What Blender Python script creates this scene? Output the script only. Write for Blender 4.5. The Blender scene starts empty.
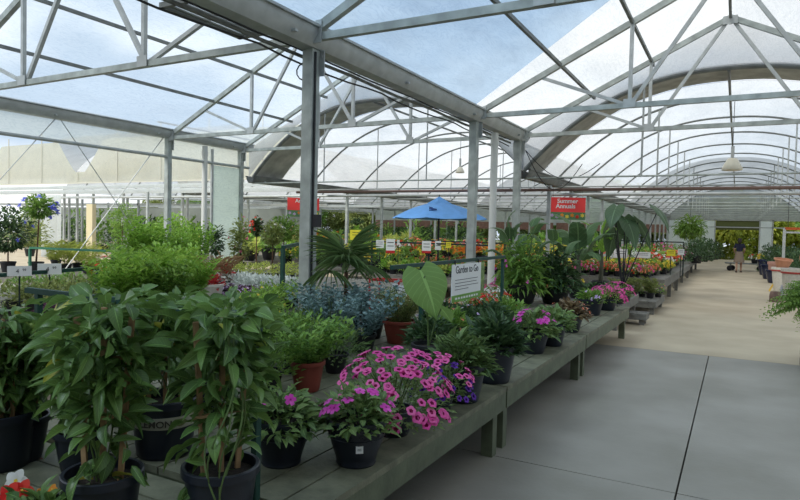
import bpy, math, random
import numpy as np
from mathutils import Vector, Matrix, Euler

random.seed(7); np.random.seed(7)
S = bpy.context.scene
COL = S.collection
PI = math.pi

# ------------------------------------------------------------------ camera
F = 619.0; EYE = 1.7
def _n(v):
    v = np.array(v, float); return v / np.linalg.norm(v)
cY = _n((337, 13, -F)); cX = -_n((-1140, 48, -F)); cX = _n(cX - cY * cX.dot(cY)); cZ = np.cross(cX, cY)
MC = np.stack([cX, cY, cZ], 1)
cam = bpy.data.objects.new('camera', bpy.data.cameras.new('camera'))
COL.objects.link(cam)
R = Matrix([[float(MC[j][i]) for j in range(3)] for i in range(3)])
cam.matrix_world = Matrix.Translation((0, 0, EYE)) @ R.to_4x4()
cam.data.sensor_width = 36.0; cam.data.lens = F / 800 * 36; cam.data.clip_start = .05; cam.data.clip_end = 400
S.camera = cam

# ------------------------------------------------------------------ sky, sun, exposure
S.view_settings.view_transform = 'Standard'; S.view_settings.look = 'None'
S.view_settings.gamma = 1; S.view_settings.use_curve_mapping = False
S.view_settings.exposure = EXPO = 0.0
W = bpy.data.worlds.new('sky'); S.world = W; W.use_nodes = True
nt = W.node_tree; nt.nodes.clear()
out = nt.nodes.new('ShaderNodeOutputWorld'); bg = nt.nodes.new('ShaderNodeBackground')
tc = nt.nodes.new('ShaderNodeTexCoord'); mp = nt.nodes.new('ShaderNodeMapping'); mp.inputs['Scale'].default_value = (1, 1, 2.2)
nz = nt.nodes.new('ShaderNodeTexNoise'); nz.inputs['Scale'].default_value = 2.3; nz.inputs['Detail'].default_value = 5; nz.inputs['Roughness'].default_value = .5
rp = nt.nodes.new('ShaderNodeValToRGB')
rp.color_ramp.elements[0].position = .42; rp.color_ramp.elements[0].color = (.34, .46, .60, 1)
rp.color_ramp.elements[1].position = .62; rp.color_ramp.elements[1].color = (1.0, 1.0, .985, 1)
nt.links.new(tc.outputs['Generated'], mp.inputs['Vector']); nt.links.new(mp.outputs[0], nz.inputs['Vector'])
nt.links.new(nz.outputs['Fac'], rp.inputs[0]); nt.links.new(rp.outputs[0], bg.inputs[0])
bg.inputs[1].default_value = 1.4
nt.links.new(bg.outputs[0], out.inputs[0])
sun = bpy.data.objects.new('sun', bpy.data.lights.new('sun', 'SUN')); COL.objects.link(sun)
sun.data.energy = 3.4; sun.data.angle = math.radians(14); sun.data.color = (1, .95, .86)
sun.rotation_euler = (math.radians(38), math.radians(-30), math.radians(10))
S.cycles.transparent_max_bounces = 24
S.cycles.max_bounces = 7; S.cycles.diffuse_bounces = 4; S.cycles.transmission_bounces = 6
S.cycles.use_denoising = True

# ------------------------------------------------------------------ pixel to place (surveying help)
def ray(px, py): return MC.T @ np.array([px - 400, 250 - py, -F])
def atz(px, py, z):
    d = ray(px, py); t = (z - EYE) / d[2]; return Vector((d[0] * t, d[1] * t, z))
def aty(px, py, y):
    d = ray(px, py); t = y / d[1]; return Vector((d[0] * t, y, EYE + d[2] * t))
def atx(px, py, x):
    d = ray(px, py); t = x / d[0]; return Vector((x, d[1] * t, EYE + d[2] * t))
def mpp(p):
    c = MC @ (np.array(p, float) - np.array([0, 0, EYE])); return -c[2] / F     # metres per pixel there

# ------------------------------------------------------------------ materials
MATS = {}
def mat(name, col, rough=.6, metal=0, spec=.4, var=0, scale=6, bump=0, bscale=40, trans=0, col2=None, sheen=0):
    if name in MATS: return MATS[name]
    m = bpy.data.materials.new(name); m.use_nodes = True; n = m.node_tree; b = n.nodes['Principled BSDF']
    b.inputs['Base Color'].default_value = (*col, 1); b.inputs['Roughness'].default_value = rough
    b.inputs['Metallic'].default_value = metal; b.inputs['Specular IOR Level'].default_value = spec
    if col2 or var:
        t = n.nodes.new('ShaderNodeTexCoord'); z = n.nodes.new('ShaderNodeTexNoise'); z.inputs['Scale'].default_value = scale; z.inputs['Detail'].default_value = 6
        r = n.nodes.new('ShaderNodeValToRGB'); r.color_ramp.elements[0].position = .35; r.color_ramp.elements[1].position = .68
        c2 = col2 or tuple(c * (1 + var) for c in col); c1 = col if col2 else tuple(c * (1 - var) for c in col)
        r.color_ramp.elements[0].color = (*c1, 1); r.color_ramp.elements[1].color = (*c2, 1)
        n.links.new(t.outputs['Object'], z.inputs['Vector']); n.links.new(z.outputs['Fac'], r.inputs[0]); n.links.new(r.outputs[0], b.inputs['Base Color'])
    if bump:
        t = n.nodes.new('ShaderNodeTexCoord'); z = n.nodes.new('ShaderNodeTexNoise'); z.inputs['Scale'].default_value = bscale; z.inputs['Detail'].default_value = 4
        q = n.nodes.new('ShaderNodeBump'); q.inputs['Strength'].default_value = bump; q.inputs['Distance'].default_value = .01
        n.links.new(t.outputs['Object'], z.inputs['Vector']); n.links.new(z.outputs['Fac'], q.inputs['Height']); n.links.new(q.outputs[0], b.inputs['Normal'])
    MATS[name] = m; return m

def leafmat(name, a, b, rough=.42, trans=.28, yellow=0, vein=None, spec=.45):
    """two greens picked leaf by leaf, a paler midrib, thin enough to let light through"""
    if name in MATS: return MATS[name]
    m = bpy.data.materials.new(name); m.use_nodes = True; n = m.node_tree; N = n.nodes; L = n.links
    bs = N['Principled BSDF']; o = N['Material Output']
    g = N.new('ShaderNodeNewGeometry'); r = N.new('ShaderNodeValToRGB')
    if a[1] > a[0] * 1.4 and a[1] > a[2] * 1.3:
        a = (a[0] * 1.25, a[1] * 1.08, a[2] * .95); b = (b[0] * 1.25, b[1] * 1.08, b[2] * .95)     # greens shifted towards yellow
    r.color_ramp.elements[0].color = (*a, 1); r.color_ramp.elements[1].color = (*b, 1)
    if yellow:
        e = r.color_ramp.elements.new(1 - yellow); e.color = (*b, 1)
        r.color_ramp.elements[-1].color = (.42, .40, .05, 1); 
    L.new(g.outputs['Random Per Island'], r.inputs[0])
    c = r.outputs[0]
    if vein is None: vein = tuple(min(1, x * 1.9 + .03) for x in b)
    uv = N.new('ShaderNodeUVMap'); sx = N.new('ShaderNodeSeparateXYZ'); L.new(uv.outputs[0], sx.inputs[0])
    ab = N.new('ShaderNodeMath'); ab.operation = 'ABSOLUTE'; s1 = N.new('ShaderNodeMath'); s1.operation = 'SUBTRACT'; s1.inputs[1].default_value = .5
    L.new(sx.outputs[0], s1.inputs[0]); L.new(s1.outputs[0], ab.inputs[0])
    # midrib
    mr = N.new('ShaderNodeMath'); mr.operation = 'LESS_THAN'; mr.inputs[1].default_value = .035; L.new(ab.outputs[0], mr.inputs[0])
    # side veins: lines of v - |u-.5|*.6
    mu = N.new('ShaderNodeMath'); mu.operation = 'MULTIPLY_ADD'; mu.inputs[1].default_value = -.55; L.new(ab.outputs[0], mu.inputs[0]); L.new(sx.outputs[1], mu.inputs[2])
    fr = N.new('ShaderNodeMath'); fr.operation = 'MULTIPLY'; fr.inputs[1].default_value = 9; L.new(mu.outputs[0], fr.inputs[0])
    f2 = N.new('ShaderNodeMath'); f2.operation = 'FRACT'; L.new(fr.outputs[0], f2.inputs[0])
    f3 = N.new('ShaderNodeMath'); f3.operation = 'LESS_THAN'; f3.inputs[1].default_value = .1; L.new(f2.outputs[0], f3.inputs[0])
    f4 = N.new('ShaderNodeMath'); f4.operation = 'MULTIPLY'; f4.inputs[1].default_value = .45; L.new(f3.outputs[0], f4.inputs[0])
    mx = N.new('ShaderNodeMath'); mx.operation = 'MAXIMUM'; L.new(f4.outputs[0], mx.inputs[0]); L.new(mr.outputs[0], mx.inputs[1])
    sc = N.new('ShaderNodeMath'); sc.operation = 'MULTIPLY'; sc.inputs[1].default_value = .55; L.new(mx.outputs[0], sc.inputs[0])
    mi = N.new('ShaderNodeMix'); mi.data_type = 'RGBA'; L.new(sc.outputs[0], mi.inputs[0]); L.new(c, mi.inputs[6]); mi.inputs[7].default_value = (*vein, 1)
    c = mi.outputs[2]
    L.new(c, bs.inputs['Base Color']); bs.inputs['Roughness'].default_value = rough; bs.inputs['Specular IOR Level'].default_value = spec * .7
    t = N.new('ShaderNodeBsdfTranslucent'); hs = N.new('ShaderNodeHueSaturation'); hs.inputs['Value'].default_value = 1.5; hs.inputs['Hue'].default_value = .485
    L.new(c, hs.inputs['Color']); L.new(hs.outputs[0], t.inputs[0])
    x = N.new('ShaderNodeMixShader'); x.inputs[0].default_value = trans; L.new(bs.outputs[0], x.inputs[1]); L.new(t.outputs[0], x.inputs[2]); L.new(x.outputs[0], o.inputs[0])
    MATS[name] = m; return m

def petalmat(name, a, b, trans=.35, eye=None):
    if name in MATS: return MATS[name]
    m = bpy.data.materials.new(name); m.use_nodes = True; n = m.node_tree; N = n.nodes; L = n.links
    bs = N['Principled BSDF']; o = N['Material Output']
    g = N.new('ShaderNodeNewGeometry'); oi = N.new('ShaderNodeObjectInfo'); ad = N.new('ShaderNodeMath'); ad.operation = 'ADD'
    L.new(g.outputs['Random Per Island'], ad.inputs[0]); L.new(oi.outputs['Random'], ad.inputs[1])
    f = N.new('ShaderNodeMath'); f.operation = 'FRACT'; L.new(ad.outputs[0], f.inputs[0])
    r = N.new('ShaderNodeValToRGB'); r.color_ramp.elements[0].color = (*a, 1); r.color_ramp.elements[1].color = (*b, 1); L.new(f.outputs[0], r.inputs[0])
    c = r.outputs[0]
    if eye:
        uv = N.new('ShaderNodeUVMap'); sx = N.new('ShaderNodeSeparateXYZ'); L.new(uv.outputs[0], sx.inputs[0])
        lt = N.new('ShaderNodeMath'); lt.operation = 'LESS_THAN'; lt.inputs[1].default_value = .3; L.new(sx.outputs[1], lt.inputs[0])
        mi = N.new('ShaderNodeMix'); mi.data_type = 'RGBA'; L.new(lt.outputs[0], mi.inputs[0]); L.new(c, mi.inputs[6]); mi.inputs[7].default_value = (*eye, 1); c = mi.outputs[2]
    L.new(c, bs.inputs['Base Color']); bs.inputs['Roughness'].default_value = .6; bs.inputs['Specular IOR Level'].default_value = .2
    t = N.new('ShaderNodeBsdfTranslucent'); L.new(c, t.inputs[0])
    x = N.new('ShaderNodeMixShader'); x.inputs[0].default_value = trans; L.new(bs.outputs[0], x.inputs[1]); L.new(t.outputs[0], x.inputs[2]); L.new(x.outputs[0], o.inputs[0])
    MATS[name] = m; return m

def filmmat(name, tcol, clear, tint=(1, 1, 1), dirt=.12, dscale=1.5, bumps=.3):
    """greenhouse polythene: part see-through, part light-scattering"""
    m = bpy.data.materials.new(name); m.use_nodes = True; n = m.node_tree; N = n.nodes; L = n.links; N.clear()
    o = N.new('ShaderNodeOutputMaterial'); tr = N.new('ShaderNodeBsdfTransparent'); tr.inputs[0].default_value = (*tint, 1)
    tl = N.new('ShaderNodeBsdfTranslucent'); df = N.new('ShaderNodeBsdfDiffuse'); gl = N.new('ShaderNodeBsdfGlossy'); gl.inputs['Roughness'].default_value = .25
    t = N.new('ShaderNodeTexCoord'); z = N.new('ShaderNodeTexNoise'); z.inputs['Scale'].default_value = dscale; z.inputs['Detail'].default_value = 7; z.inputs['Distortion'].default_value = .6
    mpn = N.new('ShaderNodeMapping'); mpn.inputs['Scale'].default_value = (1, .35, 1); L.new(t.outputs['Object'], mpn.inputs[0]); L.new(mpn.outputs[0], z.inputs['Vector'])
    r = N.new('ShaderNodeValToRGB'); r.color_ramp.elements[0].position = .3; r.color_ramp.elements[1].position = .65
    r.color_ramp.elements[0].color = (*[c * (1 - dirt) for c in tcol], 1); r.color_ramp.elements[1].color = (*tcol, 1); L.new(z.outputs['Fac'], r.inputs[0])
    wz = N.new('ShaderNodeTexNoise'); wz.inputs['Scale'].default_value = 7; wz.inputs['Detail'].default_value = 4; wz.inputs['Distortion'].default_value = 3.5
    wm = N.new('ShaderNodeMapping'); wm.inputs['Scale'].default_value = (1, .22, 1); L.new(t.outputs['Object'], wm.inputs[0]); L.new(wm.outputs[0], wz.inputs['Vector'])
    wr = N.new('ShaderNodeValToRGB'); wr.color_ramp.elements[0].position = .45; wr.color_ramp.elements[1].position = .50; wr.color_ramp.elements[0].color = (1, 1, 1, 1); wr.color_ramp.elements[1].color = (.84, .86, .88, 1)  # wrinkle shading painted into the film colour as thin darker streaks
    we = wr.color_ramp.elements.new(.56); we.color = (1, 1, 1, 1); L.new(wz.outputs['Fac'], wr.inputs[0])
    wx = N.new('ShaderNodeMix'); wx.data_type = 'RGBA'; wx.blend_type = 'MULTIPLY'; wx.inputs[0].default_value = 1; L.new(r.outputs[0], wx.inputs[6]); L.new(wr.outputs[0], wx.inputs[7])
    L.new(wx.outputs[2], tl.inputs[0]); L.new(wx.outputs[2], df.inputs[0])
    z2 = N.new('ShaderNodeTexNoise'); z2.inputs['Scale'].default_value = 3.5; z2.inputs['Detail'].default_value = 3; z2.inputs['Distortion'].default_value = 1.5
    L.new(mpn.outputs[0], z2.inputs['Vector'])
    bu = N.new('ShaderNodeBump'); bu.inputs['Strength'].default_value = bumps; bu.inputs['Distance'].default_value = .06; L.new(z2.outputs['Fac'], bu.inputs['Height'])
    for q in (tl, df, gl): L.new(bu.outputs[0], q.inputs['Normal'])
    m1 = N.new('ShaderNodeMixShader'); m1.inputs[0].default_value = .2; L.new(tl.outputs[0], m1.inputs[1]); L.new(df.outputs[0], m1.inputs[2])
    m2 = N.new('ShaderNodeMixShader'); m2.inputs[0].default_value = clear; L.new(m1.outputs[0], m2.inputs[1]); L.new(tr.outputs[0], m2.inputs[2])
    m3 = N.new('ShaderNodeMixShader'); m3.inputs[0].default_value = .04; L.new(m2.outputs[0], m3.inputs[1]); L.new(gl.outputs[0], m3.inputs[2])
    L.new(m3.outputs[0], o.inputs[0]); MATS[name] = m; return m

STEEL = mat('galvanised_steel', (.36, .40, .385), .5, .15, .5, var=.22, scale=5)
STEELD = mat('dull_steel', (.19, .205, .20), .55, .15, .4, var=.2, scale=4)
STEELL = mat('pale_steel', (.42, .45, .45), .5, .2, .5, var=.12, scale=5)
CABLE = mat('black_cable', (.02, .022, .025), .5)
PVC = mat('white_pvc', (.62, .64, .62), .35)
RUST = mat('rusty_pipe', (.20, .13, .11), .7, .2)
FILM = filmmat('white_polythene', (.75, .77, .785), .27)
FILMB = filmmat('clear_polythene', (.44, .55, .67), .42, tint=(.55, .70, .86), dirt=.25, dscale=2.5)
FILML = filmmat('hazy_polythene', (.72, .79, .86), .55, tint=(.88, .94, 1))
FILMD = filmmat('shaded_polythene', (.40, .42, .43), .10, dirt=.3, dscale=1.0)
FILMW = filmmat('side_polythene', (.80, .86, .82), .35)
CURT = mat('grey_curtain_cloth', (.42, .43, .41), .9, var=.2, scale=3)
CREAM = filmmat('cream_polycarbonate', (.97, .95, .78), .10, dirt=.08)
PWHITE = filmmat('white_panel', (.92, .95, .95), .04, dirt=.05)
GREENP = mat('green_paint', (.010, .055, .040), .6, var=.2)
WOOD = mat('grey_green_bench_wood', (.165, .17, .115), .62, var=.25, scale=9, bump=.3, bscale=60)
WOODF = mat('green_grey_rail_paint', (.11, .13, .08), .55, var=.2, scale=7, bump=.2)
WOODG = mat('weathered_grey_wood', (.17, .165, .145), .75, var=.2, scale=9, bump=.3)
STAKE = mat('trellis_wood', (.40, .25, .13), .7, var=.25, scale=20)
SOIL = mat('potting_soil', (.022, .016, .012), .95, var=.5, scale=60, bump=1, bscale=90)
POTB = mat('black_blue_plastic', (.012, .016, .026), .38, spec=.45)
POTN = mat('black_nursery_plastic', (.016, .017, .02), .42, spec=.4)
POTT = mat('brick_red_plastic', (.22, .045, .03), .5)
TERRA = mat('terracotta', (.52, .25, .15), .7, var=.12)
CERAM = mat('glazed_white_ceramic', (.62, .60, .54), .35, var=.1, scale=20)
WHITE = mat('white_card', (.80, .82, .82), .6)
BLACK = mat('black_ink', (.015, .015, .02), .6)
STEM = mat('green_stem', (.10, .16, .05), .6)
BARK = mat('brown_bark', (.11, .06, .035), .8, var=.3, scale=20)

# ------------------------------------------------------------------ mesh building
def tagof(o, label=None, cat=None, group=None, kind=None):
    if label: o['label'] = label
    if cat: o['category'] = cat
    if group: o['group'] = group
    if kind: o['kind'] = kind
    return o
class MB:
    def __init__(s): s.v = []; s.f = []; s.m = []; s.cur = 0
    def add(s, vs, fs):
        b = len(s.v); s.v += [tuple(v) for v in vs]; s.f += [tuple(b + i for i in f) for f in fs]; s.m += [s.cur] * len(fs); return s
    def box(s, c, d, rz=0, taper=1.0):
        x, y, z = d[0] / 2, d[1] / 2, d[2] / 2; cs, sn = math.cos(rz), math.sin(rz); vs = []
        for k in (-1, 1):
            t = taper if k < 0 else 1
            for a, b in ((-1, -1), (1, -1), (1, 1), (-1, 1)):
                px, py = a * x * t, b * y * t; vs.append((c[0] + px * cs - py * sn, c[1] + px * sn + py * cs, c[2] + k * z))
        return s.add(vs, [(3, 2, 1, 0), (4, 5, 6, 7), (0, 1, 5, 4), (1, 2, 6, 5), (2, 3, 7, 6), (3, 0, 4, 7)])
    def span(s, a, b):     # box between two corners
        return s.box([(a[i] + b[i]) / 2 for i in range(3)], [abs(a[i] - b[i]) for i in range(3)])
    def beam(s, p, q, w, h=None, up=(0, 0, 1)):
        h = h or w; p = Vector(p); q = Vector(q); d = (q - p).normalized(); u = Vector(up)
        if abs(d.dot(u)) > .98: u = Vector((0, 1, 0))
        r = d.cross(u).normalized(); u = r.cross(d)
        vs = []
        for e in (p, q):
            for a, b in ((-1, -1), (1, -1), (1, 1), (-1, 1)): vs.append(e + r * (a * w / 2) + u * (b * h / 2))
        return s.add(vs, [(0, 1, 2, 3), (7, 6, 5, 4), (0, 4, 5, 1), (1, 5, 6, 2), (2, 6, 7, 3), (3, 7, 4, 0)])
    def tube(s, pts, r, n=8, r2=None):
        pts = [Vector(p) for p in pts]; k = len(pts); vs = []; prev = None
        for i, p in enumerate(pts):
            d = (pts[min(i + 1, k - 1)] - pts[max(i - 1, 0)]).normalized()
            u = prev if prev is not None else (Vector((0, 0, 1)) if abs(d.z) < .9 else Vector((1, 0, 0)))
            a = d.cross(u).normalized(); u = a.cross(d).normalized(); prev = u
            rr = r if r2 is None else r + (r2 - r) * i / (k - 1)
            for j in range(n):
                t = 2 * PI * j / n; vs.append(p + a * (math.cos(t) * rr) + u * (math.sin(t) * rr))
        fs = [(i * n + j, i * n + (j + 1) % n, (i + 1) * n + (j + 1) % n, (i + 1) * n + j) for i in range(k - 1) for j in range(n)]
        fs += [tuple(range(n - 1, -1, -1)), tuple((k - 1) * n + j for j in range(n))]
        return s.add(vs, fs)
    def lathe(s, prof, c=(0, 0, 0), n=28, cap=True):
        vs = []; k = len(prof)
        for r, z in prof:
            for j in range(n):
                t = 2 * PI * j / n; vs.append((c[0] + r * math.cos(t), c[1] + r * math.sin(t), c[2] + z))
        fs = [(i * n + j, i * n + (j + 1) % n, (i + 1) * n + (j + 1) % n, (i + 1) * n + j) for i in range(k - 1) for j in range(n)]
        if cap: fs += [tuple(range(n - 1, -1, -1)), tuple((k - 1) * n + j for j in range(n))]
        return s.add(vs, fs)
    def sheet(s, rows):    # rows of points -> quads
        k = len(rows[0]); vs = [p for r in rows for p in r]
        return s.add(vs, [(i * k + j, i * k + j + 1, (i + 1) * k + j + 1, (i + 1) * k + j) for i in range(len(rows) - 1) for j in range(k - 1)])
    def mesh(s, name, mats, smooth=True):
        me = bpy.data.meshes.new(name); me.from_pydata(s.v, [], s.f)
        for m in (mats if isinstance(mats, (list, tuple)) else [mats]): me.materials.append(m)
        if any(s.m): me.polygons.foreach_set('material_index', s.m)
        me.update()
        if smooth:
            me.polygons.foreach_set('use_smooth', [True] * len(me.polygons))
            try: me.set_sharp_from_angle(angle=math.radians(38))
            except Exception: pass
        return me
    def build(s, name, mats, parent=None, loc=(0, 0, 0), **k):
        return put(name, s.mesh(name, mats), parent, loc, **k)
def put(name, me, parent=None, loc=(0, 0, 0), rz=0, sc=1, label=None, cat=None, group=None, kind=None):
    o = bpy.data.objects.new(name, me); COL.objects.link(o); o.location = loc; o.rotation_euler = (0, 0, rz) if not isinstance(rz, (tuple, list)) else rz
    if sc != 1: o.scale = (sc,) * 3 if not isinstance(sc, tuple) else sc
    if parent: o.parent = parent
    return tagof(o, label, cat, group, kind)
def thing(name, loc, label, cat, group=None, rz=0, sc=1): return put(name, None, None, loc, rz, sc, label, cat, group)
MESH = {}
def cached(key, fn):
    if key not in MESH: MESH[key] = fn()
    return MESH[key]

def text_mesh(txt, size, m, name='lettering', align='CENTER', bold=0, ext=.0012):
    c = bpy.data.curves.new(name, 'FONT'); c.body = txt; c.size = size; c.align_x = align; c.extrude = ext; c.offset = bold
    o = bpy.data.objects.new(name, c); COL.objects.link(o); dg = bpy.context.evaluated_depsgraph_get()
    me = bpy.data.meshes.new_from_object(o.evaluated_get(dg)); bpy.data.objects.remove(o); me.materials.clear(); me.materials.append(m); return me

# ------------------------------------------------------------------ leaves
def tmpl(nr, prof='oval', fold=.25, curl=.25, wave=0):
    """leaf one unit long along +y, one unit wide, in nr rows of 3 points; uv across and along"""
    v = []; uv = []; f = []
    for i in range(nr + 1):
        t = i / nr
        if prof == 'oval': w = math.sin(PI * t ** .85) ** .8 if 0 < t < 1 else 0
        elif prof == 'lance': w = math.sin(PI * t ** .7) if 0 < t < 1 else 0
        elif prof == 'strap': w = min(1, t * 6 + .3) * (1 - t ** 5)
        elif prof == 'heart': w = (min(1, (t + .12) * 4.5) * (1 - t ** 1.6)) ** .8 if t < 1 else 0
        elif prof == 'round': w = math.sin(PI * min(.999, .12 + t * .86)) ** .6
        elif prof == 'petal': w = min(1, .35 + t * 1.1) * (1 if t < .9 else .75)
        w = max(w, .03) * .5; z = -curl * t * t
        for u in (-1, 0, 1):
            v.append((u * w, t, z + abs(u) * w * fold + wave * math.sin(t * 17 + u) * abs(u) * .03)); uv.append((.5 + u * .5, t))
    for i in range(nr):
        for j in range(2): a = i * 3 + j; f.append((a, a + 1, a + 4, a + 3))
    return np.array(v), np.array(f), np.array(uv)
T5 = tmpl(5); T5b = tmpl(5, fold=.4, curl=.5); T3 = tmpl(3); TL = tmpl(3, 'lance', .3, .3); TS = tmpl(6, 'strap', .2, .5); TH = tmpl(7, 'heart', .15, .35, 1)
T2 = tmpl(2); TP = tmpl(2, 'petal', .05, .2); TR = tmpl(6, 'round', .08, .35)
def leaves_mesh(name, groups, mats):
    """groups: list of (template, list of (pos, dir, roll, length, width), material index)"""
    V = []; Fc = []; UV = []; MI = []; b = 0
    for (tv, tf, tu), specs, mi in groups:
        if not specs: continue
        P = np.array([s[0] for s in specs], float); D = np.array([s[1] for s in specs], float); D /= np.linalg.norm(D, axis=1)[:, None] + 1e-9
        ro = np.array([s[2] for s in specs]); Ln = np.array([s[3] for s in specs]); Wd = np.array([s[4] for s in specs])
        up = np.tile(np.array([0, 0, 1.]), (len(specs), 1)); bad = np.abs(D[:, 2]) > .97; up[bad] = (1, 0, 0)
        X = np.cross(D, up); X /= np.linalg.norm(X, axis=1)[:, None]; Z = np.cross(X, D)
        c, s_ = np.cos(ro)[:, None], np.sin(ro)[:, None]; X2 = X * c + Z * s_; Z2 = Z * c - X * s_
        vv = P[:, None, :] + X2[:, None, :] * (tv[None, :, 0, None] * Wd[:, None, None]) + D[:, None, :] * (tv[None, :, 1, None] * Ln[:, None, None]) + Z2[:, None, :] * (tv[None, :, 2, None] * Ln[:, None, None])
        k = len(specs); V.append(vv.reshape(-1, 3))
        off = (np.arange(k) * len(tv))[:, None, None] + b; ff = (tf[None] + off).reshape(-1, 4); Fc.append(ff)
        UV.append(np.tile(tu[tf.reshape(-1)], (k, 1))); MI.append(np.full(len(ff), mi)); b += k * len(tv)
    V = np.concatenate(V); Fc = np.concatenate(Fc); UV = np.concatenate(UV); MI = np.concatenate(MI)
    me = bpy.data.meshes.new(name); me.vertices.add(len(V)); me.vertices.foreach_set('co', V.ravel())
    me.loops.add(Fc.size); me.loops.foreach_set('vertex_index', Fc.ravel().astype(np.int32))
    me.polygons.add(len(Fc)); me.polygons.foreach_set('loop_start', (np.arange(len(Fc)) * 4).astype(np.int32))
    try: me.polygons.foreach_set('loop_total', np.full(len(Fc), 4, np.int32))
    except Exception: pass
    ul = me.uv_layers.new(name='UVMap'); ul.data.foreach_set('uv', UV.ravel())
    for m in mats: me.materials.append(m)
    me.polygons.foreach_set('material_index', MI.astype(np.int32)); me.polygons.foreach_set('use_smooth', np.ones(len(Fc), bool))
    me.update(calc_edges=True); me.validate(); return me
U = random.uniform
ORD = 'first second third fourth fifth sixth seventh eighth ninth tenth eleventh twelfth thirteenth fourteenth fifteenth sixteenth seventeenth eighteenth nineteenth twentieth'.split() + ['twenty-' + q for q in 'first second third fourth fifth sixth seventh eighth ninth'.split()] + ['thirtieth']
def rdir(lo=-.2, hi=1):
    a = U(0, 2 * PI); z = U(lo, hi); r = math.sqrt(max(.05, 1 - z * z)); return Vector((r * math.cos(a), r * math.sin(a), z))
def mound(R, H, n, L, W, z0=0, fill=.55, droop=0, upw=.3, lo=-.15):
    """leaves over and inside a dome"""
    o = []
    for _ in range(n):
        d = rdir(lo, 1); k = U(fill, 1) * U(.9, 1.08)
        p = Vector((d.x * R * k, d.y * R * k, z0 + max(0, d.z) * H * k + (d.z * H * .6 if d.z < 0 else 0)))
        q = (Vector((d.x, d.y, d.z * .7 + upw - droop)) + rdir(-1, 1) * .55)
        o.append((p - q.normalized() * L * .4, q, U(-.6, .6), L * U(.7, 1.25), W * U(.75, 1.2)))
    return o
def shoots(R, H, n, per, L, W, z0=0, spread=.5, base=.25):
    """upright shoots carrying leaves all the way up"""
    o = []
    for _ in range(n):
        a = U(0, 2 * PI); r0 = R * base * math.sqrt(U(0, 1)); h = H * U(.65, 1.05); s_ = U(.2, 1) * spread
        b = Vector((r0 * math.cos(a), r0 * math.sin(a), z0)); t = b + Vector((math.cos(a) * R * s_, math.sin(a) * R * s_, h)); 
        for i in range(per):
            k = (i + U(0, 1)) / per; p = b.lerp(t, k ** .85); an = i * 2.4 + U(-.3, .3); e = U(.2, .9)
            o.append((p, Vector((math.cos(an), math.sin(an), e + k * .5)), U(-.4, .4), L * U(.7, 1.2), W * U(.8, 1.2)))
    return o
def flower(me_mats, kind, r=.03):
    """one blossom facing +z: petals (and an eye) as its own small mesh"""
    g = []; pet = []
    if kind == 'petunia':
        mb = MB(); n = 20
        rows = [(.08, -.9), (.16, -.35), (.42, -.04), (.8, .05), (1.0, 0)]
        for k, (rr, z) in enumerate(rows):
            for j in range(n):
                t = 2 * PI * j / n; q = rr * (1 + (.10 * math.cos(5 * t) if k > 1 else 0)); mb.v.append((r * q * math.cos(t), r * q * math.sin(t), r * (z + (.06 * math.sin(5 * t + k) if k > 2 else 0))))
        for i in range(len(rows) - 1):
            for j in range(n): mb.f.append((i * n + j, i * n + (j + 1) % n, (i + 1) * n + (j + 1) % n, (i + 1) * n + j)); mb.m.append(1 if i < 2 else 0)
        return mb.mesh('blossom', me_mats)
    if kind == 'impatiens': n, w, L, tilt = 5, .95, 1.0, .12
    elif kind == 'daisy': n, w, L, tilt = 12, .32, 1.0, .1
    elif kind == 'mandevilla': n, w, L, tilt = 5, 1.0, 1.0, .3
    for j in range(n):
        t = 2 * PI * j / n; pet.append(((math.cos(t) * r * .08, math.sin(t) * r * .08, 0), (math.cos(t), math.sin(t), tilt), U(-.1, .1), r * L, r * w))
    g.append((TR if kind == 'mandevilla' else TP, pet, 0)); eye = [((0, 0, .002), (math.cos(a), math.sin(a), .2), 0, r * .22, r * .22) for a in np.linspace(0, 2 * PI, 6)[:-1]]
    g.append((T2, [((p[0], p[1], r * .08), d, a, b, c) for p, d, a, b, c in eye], 1))
    return leaves_mesh('blossom', g, me_mats)
def scatter_petals(pts, r, n=5):
    o = []
    for p, nrm in pts:
        nrm = Vector(nrm).normalized(); a = nrm.orthogonal().normalized(); b = nrm.cross(a); k0 = U(0, 6)
        for j in range(n):
            t = k0 + 2 * PI * j / n; d = a * math.cos(t) + b * math.sin(t) + nrm * .15
            o.append((Vector(p), d, 0, r * U(.85, 1.1), r * .95))
    return o
def domepts(R, H, n, z0, lo=.05, out=1.03):
    o = []
    for _ in range(n):
        d = rdir(lo, 1); o.append((Vector((d.x * R * out, d.y * R * out, z0 + d.z * H * out)), Vector((d.x, d.y, d.z + .35)))) 
    return o

# ------------------------------------------------------------------ pots
def pot_prof(r, h, lip=.012, base=.74, bowl=0, flare=0):
    """closed wall profile: outside up, over the lip, inside down to the soil"""
    p = [(r * base * .96, 0), (r * base, .008)]
    for i in range(1, 7):
        t = i / 7; q = base + (1 - base) * t + bowl * math.sin(PI * t * .9); p.append((r * q, h * t * .86))
    p += [(r, h * .86), (r + lip, h * .87), (r + lip + flare, h * .985), (r + lip * .6 + flare, h), (r - .004, h * .995), (r * .97, h * .80)]
    return p
def pot_mesh(r, h, m, **k): return MB().lathe(pot_prof(r, h, **k), n=30, cap=False).lathe([(r * k.get('base', .74) * .95, .003), (.001, .003)], n=30, cap=False).mesh('pot', m)
def soil_mesh(r, h): 
    mb = MB(); mb.lathe([(r * .972, h * .83), (r * .7, h * .85), (r * .3, h * .87), (.001, h * .86)], n=20, cap=False); return mb.mesh('soil', SOIL)

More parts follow.
